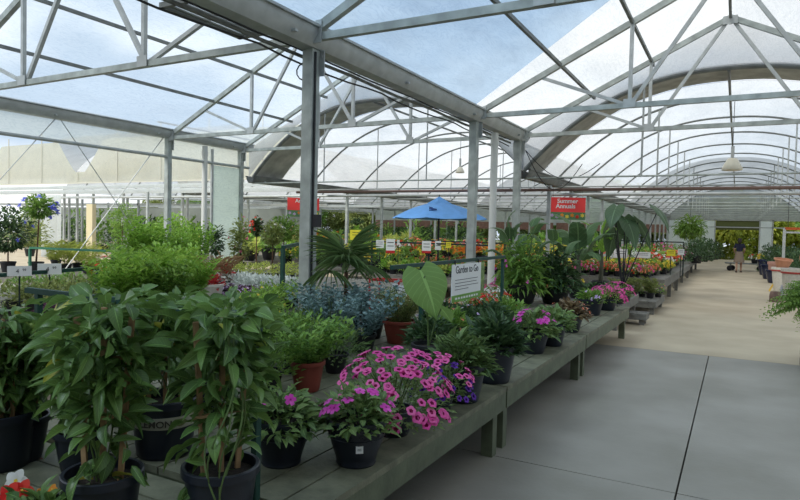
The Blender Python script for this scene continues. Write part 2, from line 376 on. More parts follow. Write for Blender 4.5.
# ================================================================== THE SETTING
XR, XG, XL = 4.0, -4.5, -12.95; ZG = 3.9; YE = 14.2; HS = 4.25; RISE = 2.1
floor_near = mat('dark_concrete', (.235, .225, .19), .55, spec=.35, col2=(.315, .30, .265), scale=1.1, bump=.15, bscale=25)
floor_far = mat('tan_concrete', (.42, .35, .245), .65, spec=.3, col2=(.54, .465, .335), scale=.9, bump=.15, bscale=20)
mb = MB(); J = .006
xs = [-60, -8.0, -4.2, -.29, 3.6, 30]; ys = [-9, -.9, 4.43, 9.82]
for i in range(len(xs) - 1):
    for j in range(len(ys) - 1): mb.span((xs[i] + J, ys[j] + J, -.12), (xs[i + 1] - J, ys[j + 1] - J, 0))
o = mb.build('floor', floor_near, kind='structure')
mb = MB()
ysf = [9.82, 17, 25, 33, 41, 52]
for i in range(3):
    x0, x1 = ((-60, -4.2), (-4.2, 3.6), (3.6, 30))[i]
    for j in range(len(ysf) - 1): mb.span((x0 + .004, ysf[j] + .004, -.12), (x1 - .004, ysf[j + 1] - .004, 0))
mb.build('floor', floor_far, kind='structure')
mb = MB(); mb.span((-90, -20, -.3), (60, 130, -.125))
mb.build('floor', mat('outside_ground', (.12, .14, .07), .9, var=.3, scale=.6), kind='structure')

def zroof(x, xr): return ZG + RISE - abs(x - xr) * RISE / HS
def peak_panel(xe, xr, y0, y1, m, lift=.09, cut=None, n=10):
    """slack polythene over one roof slope from the eave xe to the ridge xr"""
    rows = []
    for i in range(n + 1):
        y = y0 + (y1 - y0) * i / n; row = []
        for j in range(9):
            x = xe + (xr - xe) * j / 8; yy = y
            if cut: yy = y0 + (y1 + cut * j / 8 - y0) * i / n if cut < 0 else y0 + cut * (-1) * j / 8 * (1 - i / n) + (y1 - y0) * i / n
            row.append((x, yy, zroof(x, xr) + lift - .03 * math.sin(PI * ((yy / 2.65) % 1)) * (0 if j in (0, 8) else 1)))
        rows.append(row)
    return MB().sheet(rows).build('ceiling', m, kind='structure')
RR, RL = -.27, -8.72
# right bay, left slope: newer clear sheet near us, white sheet beyond a slanting joint
rows = []; rows2 = []
for i in range(13):
    row = []; row2 = []
    for j in range(9):
        t = j / 8; x = XG + (RR - XG) * t; ye = 10.95 - 1.5 * t; y = -3 + (ye + 3) * i / 12; y2 = ye + (YE - ye) * i / 12
        row.append((x, y, zroof(x, RR) + .09)); row2.append((x, y2, zroof(x, RR) + .09 - .02 * math.sin(y2 * 2.4)))
    rows.append(row); rows2.append(row2)
MB().sheet(rows).build('ceiling', FILMB, kind='structure'); MB().sheet(rows2).build('ceiling', FILM, kind='structure')
MB().sheet([[(XR, y, ZG + .09), (RR, y, ZG + RISE + .09)] for y in (-3, 0, 3.2, 7, 11, YE)]).build('ceiling', FILM, kind='structure')
peak_panel(XL, RL, -3, YE, FILML); peak_panel(XG, RL, -3, YE, FILM)
# unseen solid roof and wall behind the camera, added to darken the foreground
UNSEEN = mat('unseen_sheet_metal', (.30, .31, .31), .6, .1)
MB().span((-14, -9, 4.0), (12, -3.1, 4.12)).build('ceiling', UNSEEN, kind='structure')
MB().span((-14, -9, 0), (12, -8.9, 4.0)).build('wall_back_added', UNSEEN, kind='structure')
MB().span((4.3, -9, 0), (4.4, 6, 3.8)).build('wall_right', UNSEEN, kind='structure')

# gable sheets between the peaked roof and the first hoop
def hoop_z(t, zs=3.15, za=5.15):          # t in -1..1 across the bay
    return zs + (za - zs) * (1 - abs(t) ** 2.35)
for xr, m in ((RR, FILM), (RL, FILM)):
    rows = [[], []]
    for j in range(25):
        t = -1 + j / 12; x = xr + t * HS; rows[0].append((x, YE + .02, hoop_z(t))); rows[1].append((x, YE + .02, zroof(x, xr) + .08))
    MB().sheet(rows).build('wall_gable', m, kind='structure')

# hoop houses
HB = [RR, RL, RL - 8.45, RL - 16.9]
HOOPY = [14.4 + 2.95 * k for k in range(13)]
def hoop_sheet(xr, y0, y1, m, lift=.05, n=26, thick=0):
    k = max(2, int((y1 - y0) / .5)); rows = []
    for i in range(k + 1):
        y = y0 + (y1 - y0) * i / k; sag = .035 * math.sin(PI * (((y - 14.4) / 2.95) % 1))
        rows.append([(xr + (-1 + 2 * j / n) * HS, y, hoop_z(-1 + 2 * j / n) + lift - sag) for j in range(n + 1)])
    return MB().sheet(rows).build('ceiling', m, kind='structure')
for b, xr in enumerate(HB):
    if b > 1:
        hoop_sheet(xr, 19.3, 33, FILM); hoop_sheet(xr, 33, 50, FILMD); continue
    ysd = 30.6 if b == 0 else 33
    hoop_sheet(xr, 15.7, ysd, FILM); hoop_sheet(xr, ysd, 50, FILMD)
    o = hoop_sheet(xr, 14.4, 15.72, CURT, lift=.07)
# far end walls with the aisle doorway
mb = MB(); FE = PWHITE
zf = 2.84
for x0, x1 in ((-4.5, -3.1), (-2.95, -1.45), (1.35, 2.1), ):
    mb.span((x0, 50, 0), (x1, 50.05, zf))
mb.build('wall_far', FE, kind='structure')
mb = MB(); mb.sheet([[(RR + t * HS, 50.02, zf + .02) for t in np.linspace(-1, 1, 21)], [(RR + t * HS, 50.02, hoop_z(t)) for t in np.linspace(-1, 1, 21)]])
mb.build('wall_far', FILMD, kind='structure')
mb = MB(); mb.span((-1.35, 50.0, 2.2), (1.4, 50.04, 2.85)); mb.build('trim_1', mat('olive_door_shade', (.10, .12, .04), .8), kind='structure')
mb = MB()
for x in (-4.5, -3.0, -1.42, 1.38, 2.15, 4.0): mb.span((x - .04, 49.9, 0), (x + .04, 49.98, 3.0))
mb.span((-4.5, 49.9, 2.85), (4.0, 49.98, 2.93)); mb.span((-4.5, 49.9, 2.35), (4, 49.98, 2.42))
mb.build('trim_2', STEELL, kind='structure')
# low brown wind-break board far behind the side bays
for b, xr in enumerate(HB[1:]):
    MB().sheet([[(xr + t * HS, 50.02, 2.3) for t in np.linspace(-1, 1, 21)], [(xr + t * HS, 50.02, hoop_z(t)) for t in np.linspace(-1, 1, 21)]]).build('wall_far', FILM, kind='structure')

for xr in HB[1:]:
    MB().span((xr - 4.1, 49.85, 1.9), (xr + 4.1, 49.9, 2.5)).build('wall_far', mat('red_brown_board', (.22, .13, .10), .8, var=.2), kind='structure')
MB().span((-62, 36, 0), (-26, 36.06, 3.0)).build('wall_left', mat('dull_far_wall', (.30, .33, .30), .8, var=.2, scale=.4), kind='structure')

# --- steelwork -------------------------------------------------------
def column(x, y, h, w, label, group=None, m=STEEL, z0=0, plates=True):
    t = thing('steel_column', (x, y, 0), label, 'column', group)
    MB().box((0, 0, h / 2), (w, w, h)).build('shaft', m, t)
    if plates:
        MB().box((0, 0, .01), (w * 2, w * 2, .02)).build('base_plate', m, t)
        mb = MB().box((0, w * .53, h - .16), (w * 1.9, .012, .3))
        for a in (-1, 1):
            for c in (-.08, .08): mb.box((a * w * .7, w * .53, h - .16 + c), (.03, .03, .03))
        mb.build('gusset_plate', STEELL, t)
    return t
column(XG, 5.97, 3.8, .145, 'thick galvanised steel column nearest the camera, rising behind the fan palm')
column(XG, 11.15, 3.8, .145, 'galvanised steel column just right of the blue umbrella, left of the white pipe')
column(XG, 13.85, 3.8, .145, 'galvanised steel column right of the white pipe, above the large tropical planters')
column(XL, 11.2, 3.9, .13, 'galvanised steel column at the left gutter, rising above the green shrubs')
column(XL, 13.85, 3.9, .13, 'galvanised steel column at the left gutter beside the frosted panel')
column(XR, 13.85, 3.8, .145, 'galvanised steel column of the right gutter outside the planters row')
def pipe(x, y, z0, z1, r, label, m=PVC):
    t = thing('drain_pipe', (x, y, 0), label, 'pipe')
    MB().tube([(0, 0, z0), (0, 0, z1)], r, 14).build('pipe_body', m, t)
    MB().tube([(0, 0, z1 - .25), (0, 0, z1 - .12)], r * 1.18, 14).build('coupling', m, t); return t
pipe(XG - .02, 12.35, 0, 3.75, .075, 'white plastic downpipe between the two steel columns right of the blue umbrella')
pipe(XL, 12.45, 0, 3.85, .075, 'white plastic downpipe beside the frosted panel at the left gutter')
t = thing('thin_post', (XL, 12.72, 0), 'thin grey post at the left edge of the frosted panel', 'post')
MB().box((0, 0, 1.9), (.06, .06, 3.8)).build('shaft', STEELL, t)

# gutters, one along each column line
def gutter(x, y0, y1, z, label, m=STEELL, w=.34, hh=.22):
    prof = [(-w / 2, hh), (-w / 2, .12), (-w / 4, 0), (w / 4, 0), (w / 2, .12), (w / 2, hh), (w / 2 + .05, hh), (w / 2 + .05, hh - .03), (w / 2 + .012, hh - .03), (w / 2 + .012, .11), (w / 4 + .01, -.012), (-w / 4 - .01, -.012), (-w / 2 - .012, .11), (-w / 2 - .012, hh - .03), (-w / 2 - .05, hh - .03), (-w / 2 - .05, hh)]
    n = len(prof); vs = [(p[0], y, p[1]) for y in (y0, y1) for p in prof]
    t = thing('gutter', (x, 0, z), label, 'gutter')
    MB().add(vs, [(j, (j + 1) % n, n + (j + 1) % n, n + j) for j in range(n)]).build('channel', m, t)
    y = y0 + .5
    while y < min(y1, 22): put('gutter_strap', cached(f'strap{w}', lambda: MB().box((0, 0, .05), (w + .04, .05, .03)).mesh('gutter_strap', STEELL)), t, (0, y, 0)); y += 2.65
    return t
gutter(XG, -3, YE, 3.8, 'long galvanised gutter over the middle column line above the blue umbrella')
gutter(XL, -3, YE, 3.9, 'galvanised gutter along the left edge of the greenhouse roof')
gutter(XR, -3, YE, 3.8, 'galvanised gutter along the right edge of the nearer roof')
for k, x in enumerate([HB[0] - HS, HB[1] - HS, HB[2] - HS, HB[0] + HS]):
    gutter(x, 14.3 if k != 2 else 19.4, 50, 3.0, ['lower grey gutter running back over the row of posts left of the aisle', 'lower grey gutter of the hoop houses starting beside the frosted panel', 'distant lower gutter between the farthest hoop houses', 'lower grey gutter of the hoop houses right of the aisle'][k], STEELD, .30, .2)

# trusses
def truss(xr, y, label):
    t = thing('roof_truss', (xr, y, ZG), label, 'truss', 'roof trusses')
    MB().beam((-HS, 0, 0), (HS, 0, 0), .075, .085).build('bottom_chord', STEEL, t)
    for s in (-1, 1): MB().beam((s * HS, 0, .02), (0, 0, RISE), .08, .1).build('rafter', STEEL, t)
    zr = lambda d: RISE * (1 - d / HS)
    for s in (-1, 1):
        a = 1.42
        MB().beam((s * a, -.02, 0), (s * a, -.02, zr(a) - .03), .06).build('web', STEELL, t)
        MB().beam((s * a, .02, .0), (s * 2.95, .02, zr(2.95) - .03), .055).build('web', STEELL, t)
        MB().beam((s * a, .03, .0), (s * .05, .03, RISE - .06), .06).build('web', STEELL, t)
        MB().box((s * a, -.055, .03), (.2, .012, .15)).build('gusset_plate', STEELL, t)
        MB().box((s * (HS - .12), -.05, .05), (.26, .014, .26)).build('gusset_plate', STEELL, t)
    MB().box((0, -.06, RISE - .06), (.26, .012, .16)).build('gusset_plate', STEELL, t)
    return t
for xr, side in ((RR, 'right'), (RL, 'left')):
    for y, wh in ((5.9, 'nearest the camera'), (11.2, 'second from the camera'), (13.85, 'third back, just before the hoop roofs')):
        truss(xr, y, f'grey steel truss of the {side} peaked roof, {wh}')
def purlin(xr, d, label):
    x = xr + d; z = zroof(x, xr) + .0
    o = MB().beam((0, -3 if d < 0 or xr == RL else 3.3, 0), (0, YE, 0), .05, .06).build('purlin', STEELD, loc=(x, 0, z)); tagof(o, label, 'purlin', 'roof purlins')
for xr, side in ((RR, 'right'), (RL, 'left')):
    for d, w in ((-2.62, 'lower one on its left slope'), (-1.42, 'upper one on its left slope'), (1.42, 'upper one on its right slope'), (2.62, 'lower one on its right slope'), (0, 'at the ridge')):
        purlin(xr, d, f'long steel purlin of the {side} peaked roof, {w}')
# hoops
for b, xr in enumerate(HB):
    bay = ['aisle', 'blue umbrella', 'bay left of the umbrella', 'farthest left bay'][b]
    for k, y in enumerate(HOOPY):
        if b > 1 and k < 2: continue
        t = thing('roof_hoop', (xr, y, 0), f'curved steel roof hoop over the {bay}' + (', at its open end' if k == 0 else f', {ORD[k]} back'), 'hoop', f'roof hoops over the {bay}')
        MB().tube([(tt * HS, 0, hoop_z(tt)) for tt in np.linspace(-1, 1, 29)], .03 if k else .05, 6).build('arch_tube', STEELD, t)
        MB().tube([(-HS, 0, 2.98), (HS, 0, 2.98)], .022, 6).build('tie_pipe', STEEL if k != 1 else STEELL, t)
        for tt in (-.38, .38):
            MB().tube([(tt * HS, 0, 2.96), (tt * HS, 0, hoop_z(tt))], .017 if b else .024, 6).build('hanger_rod', STEELL, t)
    o = MB().tube([(xr, 14.4, hoop_z(0) - .05), (xr, 50, hoop_z(0) - .05)], .03, 6).build('ridge_pipe', STEELD); tagof(o, f'straight ridge pipe under the hoop roof over the {bay}', 'pipe')
# long cross pipes at eaves height
o = MB().tube([(-12.7, 0, 0), (4.2, 0, 0)], .04, 8).build('cross_pipe', RUST, loc=(0, 16.2, 2.82)); tagof(o, 'long rusty brown pipe crossing the whole greenhouse at eaves height', 'pipe')
o = MB().tube([(-29, 0, 0), (4.2, 0, 0)], .045, 8).build('cross_pipe', STEELL, loc=(0, 18.4, 2.83)); tagof(o, 'long pale pipe crossing the greenhouse just behind the rusty one', 'pipe')
# posts of the hoop houses
rows_ = [(XG, 'left of the aisle', 14, 16.65, 2.5), (HB[1] - HS, 'at the second gutter left of the aisle', 13, 17.0, 2.6), (HB[2] - HS, 'at the third gutter left of the aisle', 11, 17.5, 3.0), (XR - .02, 'right of the aisle', 11, 21, 2.6)]
for x, nm, n, y0, dy in rows_:
    for k in range(n):
        column(x, y0 + k * dy, 2.98, .09, f'thin grey post {nm}, {ORD[k]} from the front of its row', f'hoop house posts {nm}', STEEL if k % 3 else STEELL, plates=False)

# cable bundle along the middle gutter
t = thing('cable_bundle', (XG - .2, 0, 3.72), 'black cable and conduit bundle clipped along the middle gutter', 'cables')
rnd = random.Random(3)
for k in range(3):
    pts = [(.03 * k - .03 + rnd.uniform(-.012, .012), y, .05 * k - .035 * abs(math.sin(y * 1.2 + k)) * (1.5 if k == 0 else .5)) for y in np.arange(-1, 14, .45)]
    MB().tube(pts, .022 if k == 1 else .012, 7).build('cable', CABLE if k != 1 else STEELD, t)
pts = [(.16 * math.sin(a) * .4, 6.15 + .18 * math.cos(a), -.12 + .1 * math.sin(a)) for a in np.linspace(0, 2 * PI, 14)]
MB().tube(pts, .008, 6).build('cable_loop', CABLE, t)
# drooping wires at the hoop house corner
for k, (dx, sg) in enumerate(((1.6, .5), (1.2, .75))):
    pts = [(XG + .1 + dx * s_, 14.1 + .5 * s_, 3.6 - .3 * s_ - sg * math.sin(PI * s_)) for s_ in np.linspace(0, 1, 14)]
    o = MB().tube(pts, .01, 6).build('hanging_wire', CABLE); tagof(o, ['thin black wire drooping from the third column to the hoop house', 'lower black wire sagging beside the third column'][k], 'wire')

# slatted heater/light frame under the middle gutter
t = thing('slatted_panel', (-5.62, 5.62, 4.2), 'grey slatted metal frame hung under the roof at the top edge of the view', 'vent')
for s in (-1, 1): MB().box((s * .27, 0, 0), (.05, 1.3, .06)).build('frame_bar', STEELD, t)
for k in range(2): MB().box((0, (-.63, .63)[k], 0), (.6, .05, .06)).build('frame_bar', STEELD, t)
for k in range(5): MB().box((-.2 + .1 * k, 0, 0), (.045, 1.24, .02)).build('slat', STEELD, t)

# ---------------- left side beyond the left gutter
zt = atx(0, 135, XL).z
rows = [[(XL - .1, y, 3.95) for y in np.linspace(-3, YE, 12)], [(XL - .1, y, 3.42) for y in np.linspace(-3, YE, 12)]]
MB().sheet(rows).build('wall_left', FILMW, kind='structure')
o = MB().tube([(0, -3, 0), (0, YE, 0)], .04, 8).build('side_pipe', STEELL, loc=(XL, 0, 3.42)); tagof(o, 'horizontal steel pipe below the left gutter', 'pipe')
# crossed bracing wires
def wire(a, b, label, r=.008, m=STEELL):
    o = MB().tube([a, b], r, 5).build('bracing_wire', m); tagof(o, label, 'wire')
wire((XL, 8.3, 3.9), (XL, 10.95, .6), 'diagonal bracing wire falling right towards the left column', .01)
wire((XL, 11.05, 3.9), (XL, 8.4, .6), 'pale diagonal bracing wire falling left from the left column', .013, PVC)
wire((XL, 8.2, 3.9), (XL, 5.5, .6), 'diagonal bracing wire falling towards the left edge of the view', .01)
# frosted panel between thin post and left column
o = MB().span((XL - .02, 12.77, .4), (XL + .02, 13.77, 3.36)).build('frosted_panel', filmmat('frosted_panel', (.80, .88, .84), .04, dirt=.1)); tagof(o, 'tall frosted white polycarbonate panel standing at the left gutter line', 'panel')
# cream gable ends of the neighbouring range, white gutter boards under them
YB = 19.0
zb = aty(100, 183, YB).z
mb = MB(); xs_ = [-46, -39.6, -33.2, -26.8, -20.4, -14.0]
def notch(x):   # bottom-open white valleys between the cream ends
    return min(abs(x - c) for c in xs_)
top = []; bot = []; cV = aty(80, 172, YB)
for j in range(241):
    x = -46 + j * 32.0 / 240; u = min(abs(x - cV.x), abs(x - cV.x + 8.4))
    top.append((x, YB, min(5.6, cV.z + 1.05 * max(0, u - .35) ** 1.15))); bot.append((x, YB, zb))
mb.sheet([bot, top]); mb.build('wall_left', CREAM, kind='structure')
mb = MB()
for x in np.arange(-45.6, -14, 2.9):
    u = min(abs(x - cV.x), abs(x - cV.x + 8.4)); hh = min(2.6, cV.z - zb + .9 * max(0, u - .4)); mb.box((x, YB - .04, zb + hh / 2), (.04, .03, hh))
mb.box((-30, YB - .04, zb + .02), (32, .05, .06)); mb.build('trim_3', mat('cream_ribs', (.55, .54, .46), .6), kind='structure')
for k, (dz, h, dy) in enumerate(((-.20, .16, .1), (-.42, .2, .3))):
    o = MB().box((-30, YB - .12 - dy * .3, zb + dz), (31, .08, h)).build('gutter_board', PWHITE); tagof(o, ['upper', 'lower'][k] + ' long white board under the cream gable wall on the left', 'board')
MB().sheet([[(x, YB + .3, cV.z - .2) for x in (cV.x - 12, cV.x, cV.x + 4)], [(x, YB + 7, cV.z + 3.2) for x in (cV.x - 12, cV.x, cV.x + 4)]]).build('ceiling', FILM, kind='structure')
# pale roofs and posts seen under that
for k, (y, z) in enumerate(((24, 2.75), (29, 2.9), (36, 3.1), (43, 3.3))):
    o = MB().box((-34, y, z), (34, .1, .12)).build('roof_beam', PWHITE if k % 2 else STEELL); tagof(o, f'long pale beam under the left neighbouring range, {ORD[k]} back', 'beam')
MB().sheet([[(-60, 20, 3.0), (-25.7, 20, 3.0)], [(-60, 50, 4.4), (-25.7, 50, 4.4)]]).build('ceiling', FILM, kind='structure')
for k, (px, py, y) in enumerate(((64, 250, 20), (69, 250, 22), (77, 250, 20.5), (82, 250, 23), (93, 250, 19.6), (123, 250, 19.5), (127, 250, 21.5), (138, 250, 24), (182, 245, 19.5), (187, 240, 21.5), (26, 250, 21), (108, 250, 27))):
    p = aty(px, py, y); column(p.x, y, zb - .1 if y < 20.6 else 3.0, .1, f'slim pale post under the cream gable wall, {ORD[k]} along', 'slim posts of the left range', STEELL, plates=False)
for k, (x0, x1, y, m, lab) in enumerate(((41, 57, 17.5, PWHITE, 'broad white panel standing behind the blue-flowered standard tree'), (86, 92, 18.5, mat('cream_pillar', (.62, .55, .36), .7), 'cream yellow pillar among the slim posts on the left'))):
    a, b = aty(x0, 250, y), aty(x1, 250, y); zt_ = aty(x0, 195 if k == 0 else 204, y).z
    o = MB().span((a.x, y, 0), (b.x, y + .2, zt_)).build('wall_panel' if k == 0 else 'pillar', m); tagof(o, lab, 'panel' if k == 0 else 'pillar')

# small black box fixed to the thick column
o_ = bpy.data.objects['steel_column']; MB().tube([(.085, -.03, 3.75), (.088, -.03, 2.6), (.084, -.03, 1.2), (.085, -.03, .1)], .014, 6).build('conduit', CABLE, o_)
a = aty(319, 221, 5.97); t = thing('speaker_box', (XG + .075, 5.97, a.z), 'small black speaker box fixed to the thick steel column', 'speaker', rz=0)
MB().box((.05, 0, 0), (.07, .09, .15)).build('housing', BLACK, t); MB().box((.008, 0, 0), (.02, .06, .05)).build('bracket', STEELD, t)

# ================================================================== PLANTS
def on(px, Y, z):
    """the point at depth Y and height z that stands under photo column px"""
    a, b = -60.0, 20.0
    for _ in range(50):
        x = (a + b) / 2; c = MC @ np.array([x, Y, z - EYE]); q = 400 + F * c[0] / -c[2] if c[2] < 0 else -1e9
        if q < px: a = x
        else: b = x
    return Vector(((a + b) / 2, Y, z))
def zat(p, py):
    """height that shows at photo row py above point p"""
    a, b = -1.0, 8.0
    for _ in range(40):
        z = (a + b) / 2; c = MC @ np.array([p[0], p[1], z - EYE]); q = 250 - F * c[1] / -c[2]
        if q > py: a = z
        else: b = z
    return (a + b) / 2
L_MAND = leafmat('mandevilla_leaf', (0.051, 0.123, 0.041), (0.123, 0.254, 0.072), .36, .25, yellow=.02, spec=.5)
L_IMP = leafmat('impatiens_leaf', (0.072, 0.152, 0.065), (0.167, 0.29, 0.109), .45)
L_BRI = leafmat('bright_green_leaf', (.10, .25, .035), (.22, .44, .09), .5, .35)
L_MID = leafmat('mid_green_leaf', (0.072, 0.189, 0.043), (0.189, 0.362, 0.087), .45, .3)
L_DEEP = leafmat('deep_green_leaf', (.05, .11, .045), (.12, .215, .08), .45, .25)
L_DRK = leafmat('dark_green_leaf', (0.023, 0.061, 0.032), (0.065, 0.138, 0.058), .45, .2)
L_OLV = leafmat('olive_leaf', (0.131, 0.174, 0.058), (0.29, 0.348, 0.116), .5, .3)
L_SIL = leafmat('silver_leaf', (.42, .47, .44), (.70, .75, .72), .8, .2, spec=.2)
L_BLU = leafmat('blue_grey_leaf', (.11, .19, .18), (.26, .37, .38), .65, .2, spec=.3)
L_YEL = leafmat('yellow_green_leaf', (.26, .36, .06), (.52, .58, .16), .5, .35)
L_RED = leafmat('red_leaf', (.30, .03, .025), (.60, .08, .05), .5, .3, vein=(.5, .1, .08))
L_BRZ = leafmat('bronze_leaf', (0.102, 0.072, 0.043), (0.232, 0.174, 0.087), .4, .2)
L_TAN = leafmat('tan_grass_leaf', (.25, .17, .08), (.42, .30, .17), .6, .3)
L_PAL = leafmat('palm_leaf', (0.065, 0.145, 0.058), (0.145, 0.261, 0.109), .4, .2)
L_BAN = leafmat('banana_leaf', (.04, .095, .045), (.085, .17, .075), .42, .3)
L_ELE = leafmat('elephant_ear_leaf', (.13, .27, .085), (.15, .30, .10), .45, .4)
L_COL = leafmat('dark_elephant_ear_leaf', (.045, .095, .055), (.075, .14, .08), .45, .25)
L_FRN = leafmat('fern_leaf', (.06, .15, .03), (.15, .29, .06), .5, .3)
L_PUR = leafmat('purple_leaf', (.07, .03, .06), (.14, .06, .11), .5, .2)
P_PINK = petalmat('hot_pink_petal', (.76, .08, .38), (.90, .20, .50)); P_EYE = petalmat('dark_pink_throat', (.20, .01, .06), (.28, .02, .09))
P_PURP = petalmat('violet_petal', (.10, .02, .32), (.18, .05, .48)); P_PEYE = petalmat('dark_violet_throat', (.03, .005, .1), (.05, .01, .14))
P_MAG = petalmat('magenta_petal', (.72, .06, .50), (.90, .16, .68)); P_MEYE = petalmat('deep_magenta_eye', (.35, .01, .2), (.4, .02, .25))
P_RED = petalmat('red_petal', (.70, .02, .02), (.85, .08, .05)); P_CORAL = petalmat('coral_petal', (.85, .20, .10), (.92, .38, .25))
P_WHT = petalmat('white_petal', (.80, .80, .76), (.92, .92, .88)); P_YEL = petalmat('yellow_petal', (.85, .62, .04), (.95, .80, .15))
P_ORG = petalmat('orange_petal', (.85, .25, .03), (.92, .40, .06)); P_BLUE = petalmat('blue_petal', (.14, .16, .70), (.25, .28, .85)); P_LIL = petalmat('lilac_petal', (.62, .45, .78), (.8, .66, .88))
P_ROSE = petalmat('rose_petal', (.70, .05, .22), (.85, .18, .38))

def G(name, form, R, H, n, L, W, m, T=T2, per=10, bl=None, z0=0, stems=0, **kw):
    """foliage, stems and blossoms of one kind of plant, built once and kept"""
    def make():
        sp = mound(R, H, n, L, W, z0, **kw) if form == 'mound' else shoots(R, H, n, per, L, W, z0, **kw)
        parts = [('foliage', leaves_mesh('foliage', [(T, sp, 0)], [m]))]
        if stems:
            mb = MB()
            for k in range(stems):
                a = 2.4 * k; q = R * U(.3, .8); mb.tube([(0.15 * q * math.cos(a), .15 * q * math.sin(a), 0), (q * .6 * math.cos(a), q * .6 * math.sin(a), (z0 + H) * .5), (q * math.cos(a), q * math.sin(a), (z0 + H) * .8)], .004, 5)
            parts.append(('stems', mb.mesh('stems', STEM)))
        if bl:
            for (cnt, r, pm, *npet) in bl:
                pts = domepts(R, H, cnt, z0 + (0 if form == 'mound' else H * .1))
                parts.append(('blossoms', leaves_mesh('blossoms', [(TP, scatter_petals(pts, r, npet[0] if npet else 5), 0)], [pm])))
        return parts
    return cached('G' + name, make)
def plant(name, parts, loc, label, cat, pot=None, sc=1, rz=None, group=None, potname='pot', z=0):
    """one potted plant: an Empty at its base with pot, soil, foliage, blossoms as its parts"""
    rz = U(0, 6.28) if rz is None else rz
    t = thing(name, loc, label, cat, group, rz)
    h = 0
    if pot:
        r, h0, m, *o = pot; kw = o[0] if o else {}
        key = f'pot{r:.3f}{h0:.3f}{m.name}{kw}'; put(potname, cached(key, lambda: pot_mesh(r, h0, m, **kw)), t)
        put('soil', cached(f'soil{r:.3f}{h0:.3f}', lambda: soil_mesh(r, h0)), t); h = h0 * .84
    for nm, me in parts: put(nm, me, t, (0, 0, h + z), sc=sc)
    return t
def merge(meshes, name):
    """several meshes (mesh, z, scale) as one mesh, for plants too small to show parts"""
    import bmesh
    bm = bmesh.new(); mats = []
    for me, dz, s in meshes:
        n0 = len(bm.verts); f0 = len(bm.faces); bm.from_mesh(me); bm.verts.ensure_lookup_table(); bm.faces.ensure_lookup_table()
        for v in bm.verts[n0:]: v.co = v.co * s + Vector((0, 0, dz))
        base = []
        for q in me.materials:
            if q not in mats: mats.append(q)
            base.append(mats.index(q))
        for f in bm.faces[f0:]: f.material_index = base[f.material_index]
    out_ = bpy.data.meshes.new(name); bm.to_mesh(out_); bm.free()
    for q in mats: out_.materials.append(q)
    return out_
def mini(key, lm, bl=None, R=.08, H=.09, n=60, L=.045, W=.028, pot=(.05, .08), form='mound', T=T2, pm=None):
    def make():
        pr = G('mini' + key, form, R, H, n, L, W, lm, T, bl=bl, per=8)
        return merge([(pot_mesh(pot[0], pot[1], pm or POTN, lip=.004), 0, 1)] + [(me, pot[1] * .85, 1) for _, me in pr], 'small_plant')
    return cached('mini' + key, make)

# ------------------------------------------------------------------ benches
def bench(x0, x1, y0, y1, z, label, along='y', m=WOOD, mr=WOODF, leg=.09, rail=.13, pw=.185, group=None):
    t = thing('display_bench', (x0, y0, 0), label, 'bench', group); w, d = x1 - x0, y1 - y0; mb = MB()
    span = w if along == 'y' else d; n = max(2, round(span / pw)); s = span / n
    for k in range(n):
        a = k * s + .006; b = (k + 1) * s - .006
        if along == 'y': mb.span((a, 0, z - .035), (b, d, z))
        else: mb.span((0, a, z - .035), (w, b, z))
    mb.build('deck', m, t)
    zz = z - .037
    for xx in (.03, w - .03): MB().span((xx - .022, 0, zz - rail), (xx + .022, d, zz)).build('side_rail', mr, t)
    for yy in (.03, d - .03): MB().span((.054, yy - .022, zz - rail), (w - .054, yy + .022, zz)).build('end_rail', mr, t)
    nl = max(2, round(d / 2.9) + 1)
    for i in range(nl):
        yy = .1 + (d - .2) * i / (nl - 1)
        for xx in (.1, w - .1): MB().span((xx - leg / 2, yy - leg / 2, 0), (xx + leg / 2, yy + leg / 2, zz)).build('leg', mr, t)
        MB().span((.15, yy - .02, zz - rail), (w - .15, yy + .02, zz - .01)).build('cross_bearer', mr, t)
    return t
ZB = .51
BX0, BX1 = -3.95, -1.5
bench(BX0, BX1, 2.07, 4.53, ZB, 'long grey green plank bench nearest the camera, holding the pink petunias')
bench(BX0, BX1, 4.56, 7.38, ZB, 'middle section of the grey green plank bench, under the green and white sign')
bench(BX0, BX1, 7.42, 10.7, ZB, 'far section of the grey green plank bench, under the large tropical planters')
bench(-6.6, -1.6, .55, 2.0, ZB, 'grey green bench with crosswise planks at the lower left, under the trellised vines', along='x')
bench(-7.5, -4.85, 3.3, 7.6, .5, 'weathered bench left of the fan palm, under the green shrubs', m=WOODG, mr=WOODG)
bench(-9.2, -5.6, 8.2, 12.4, .5, 'weathered bench under the white foliage plants', m=WOODG, mr=WOODG)
bench(-11.4, -8.3, 3.9, 6.9, .5, 'weathered bench behind the price cards at the far left', m=WOODG, mr=WOODG)
bench(-16.2, -9.8, 7.6, 13.0, .5, 'weathered bench beneath the blue-flowered standard tree', m=WOODG, mr=WOODG)
bench(-3.5, -1.75, 11.3, 13.7, .45, 'grey bench past the end of the long bench, under the dark-leaved plants', m=WOODG, mr=WOODG)
bench(-1.98, -1.42, 12.3, 12.75, .22, 'small low step bench beside the end of the long bench', m=WOODG, mr=WOODG, rail=.08)
bench(-2.9, -1.45, 14.1, 15.9, .28, 'low grey step bench holding the small grasses beside the aisle', m=WOODG, mr=WOODG, rail=.1)
bench(-4.2, -1.5, 16.3, 21.0, .62, 'grey bench full of yellow and red bedding plants beside the aisle', m=WOODG, mr=WOODG, rail=.18)
bench(-4.2, -1.6, 21.6, 27.5, .55, 'farther aisle bench of mixed bedding plants beyond the yellow flowers', m=WOODG, mr=WOODG, rail=.16)
bench(-4.2, -1.7, 28.2, 35.0, .55, 'farthest aisle bench beneath the dark shrubs', m=WOODG, mr=WOODG, rail=.16)
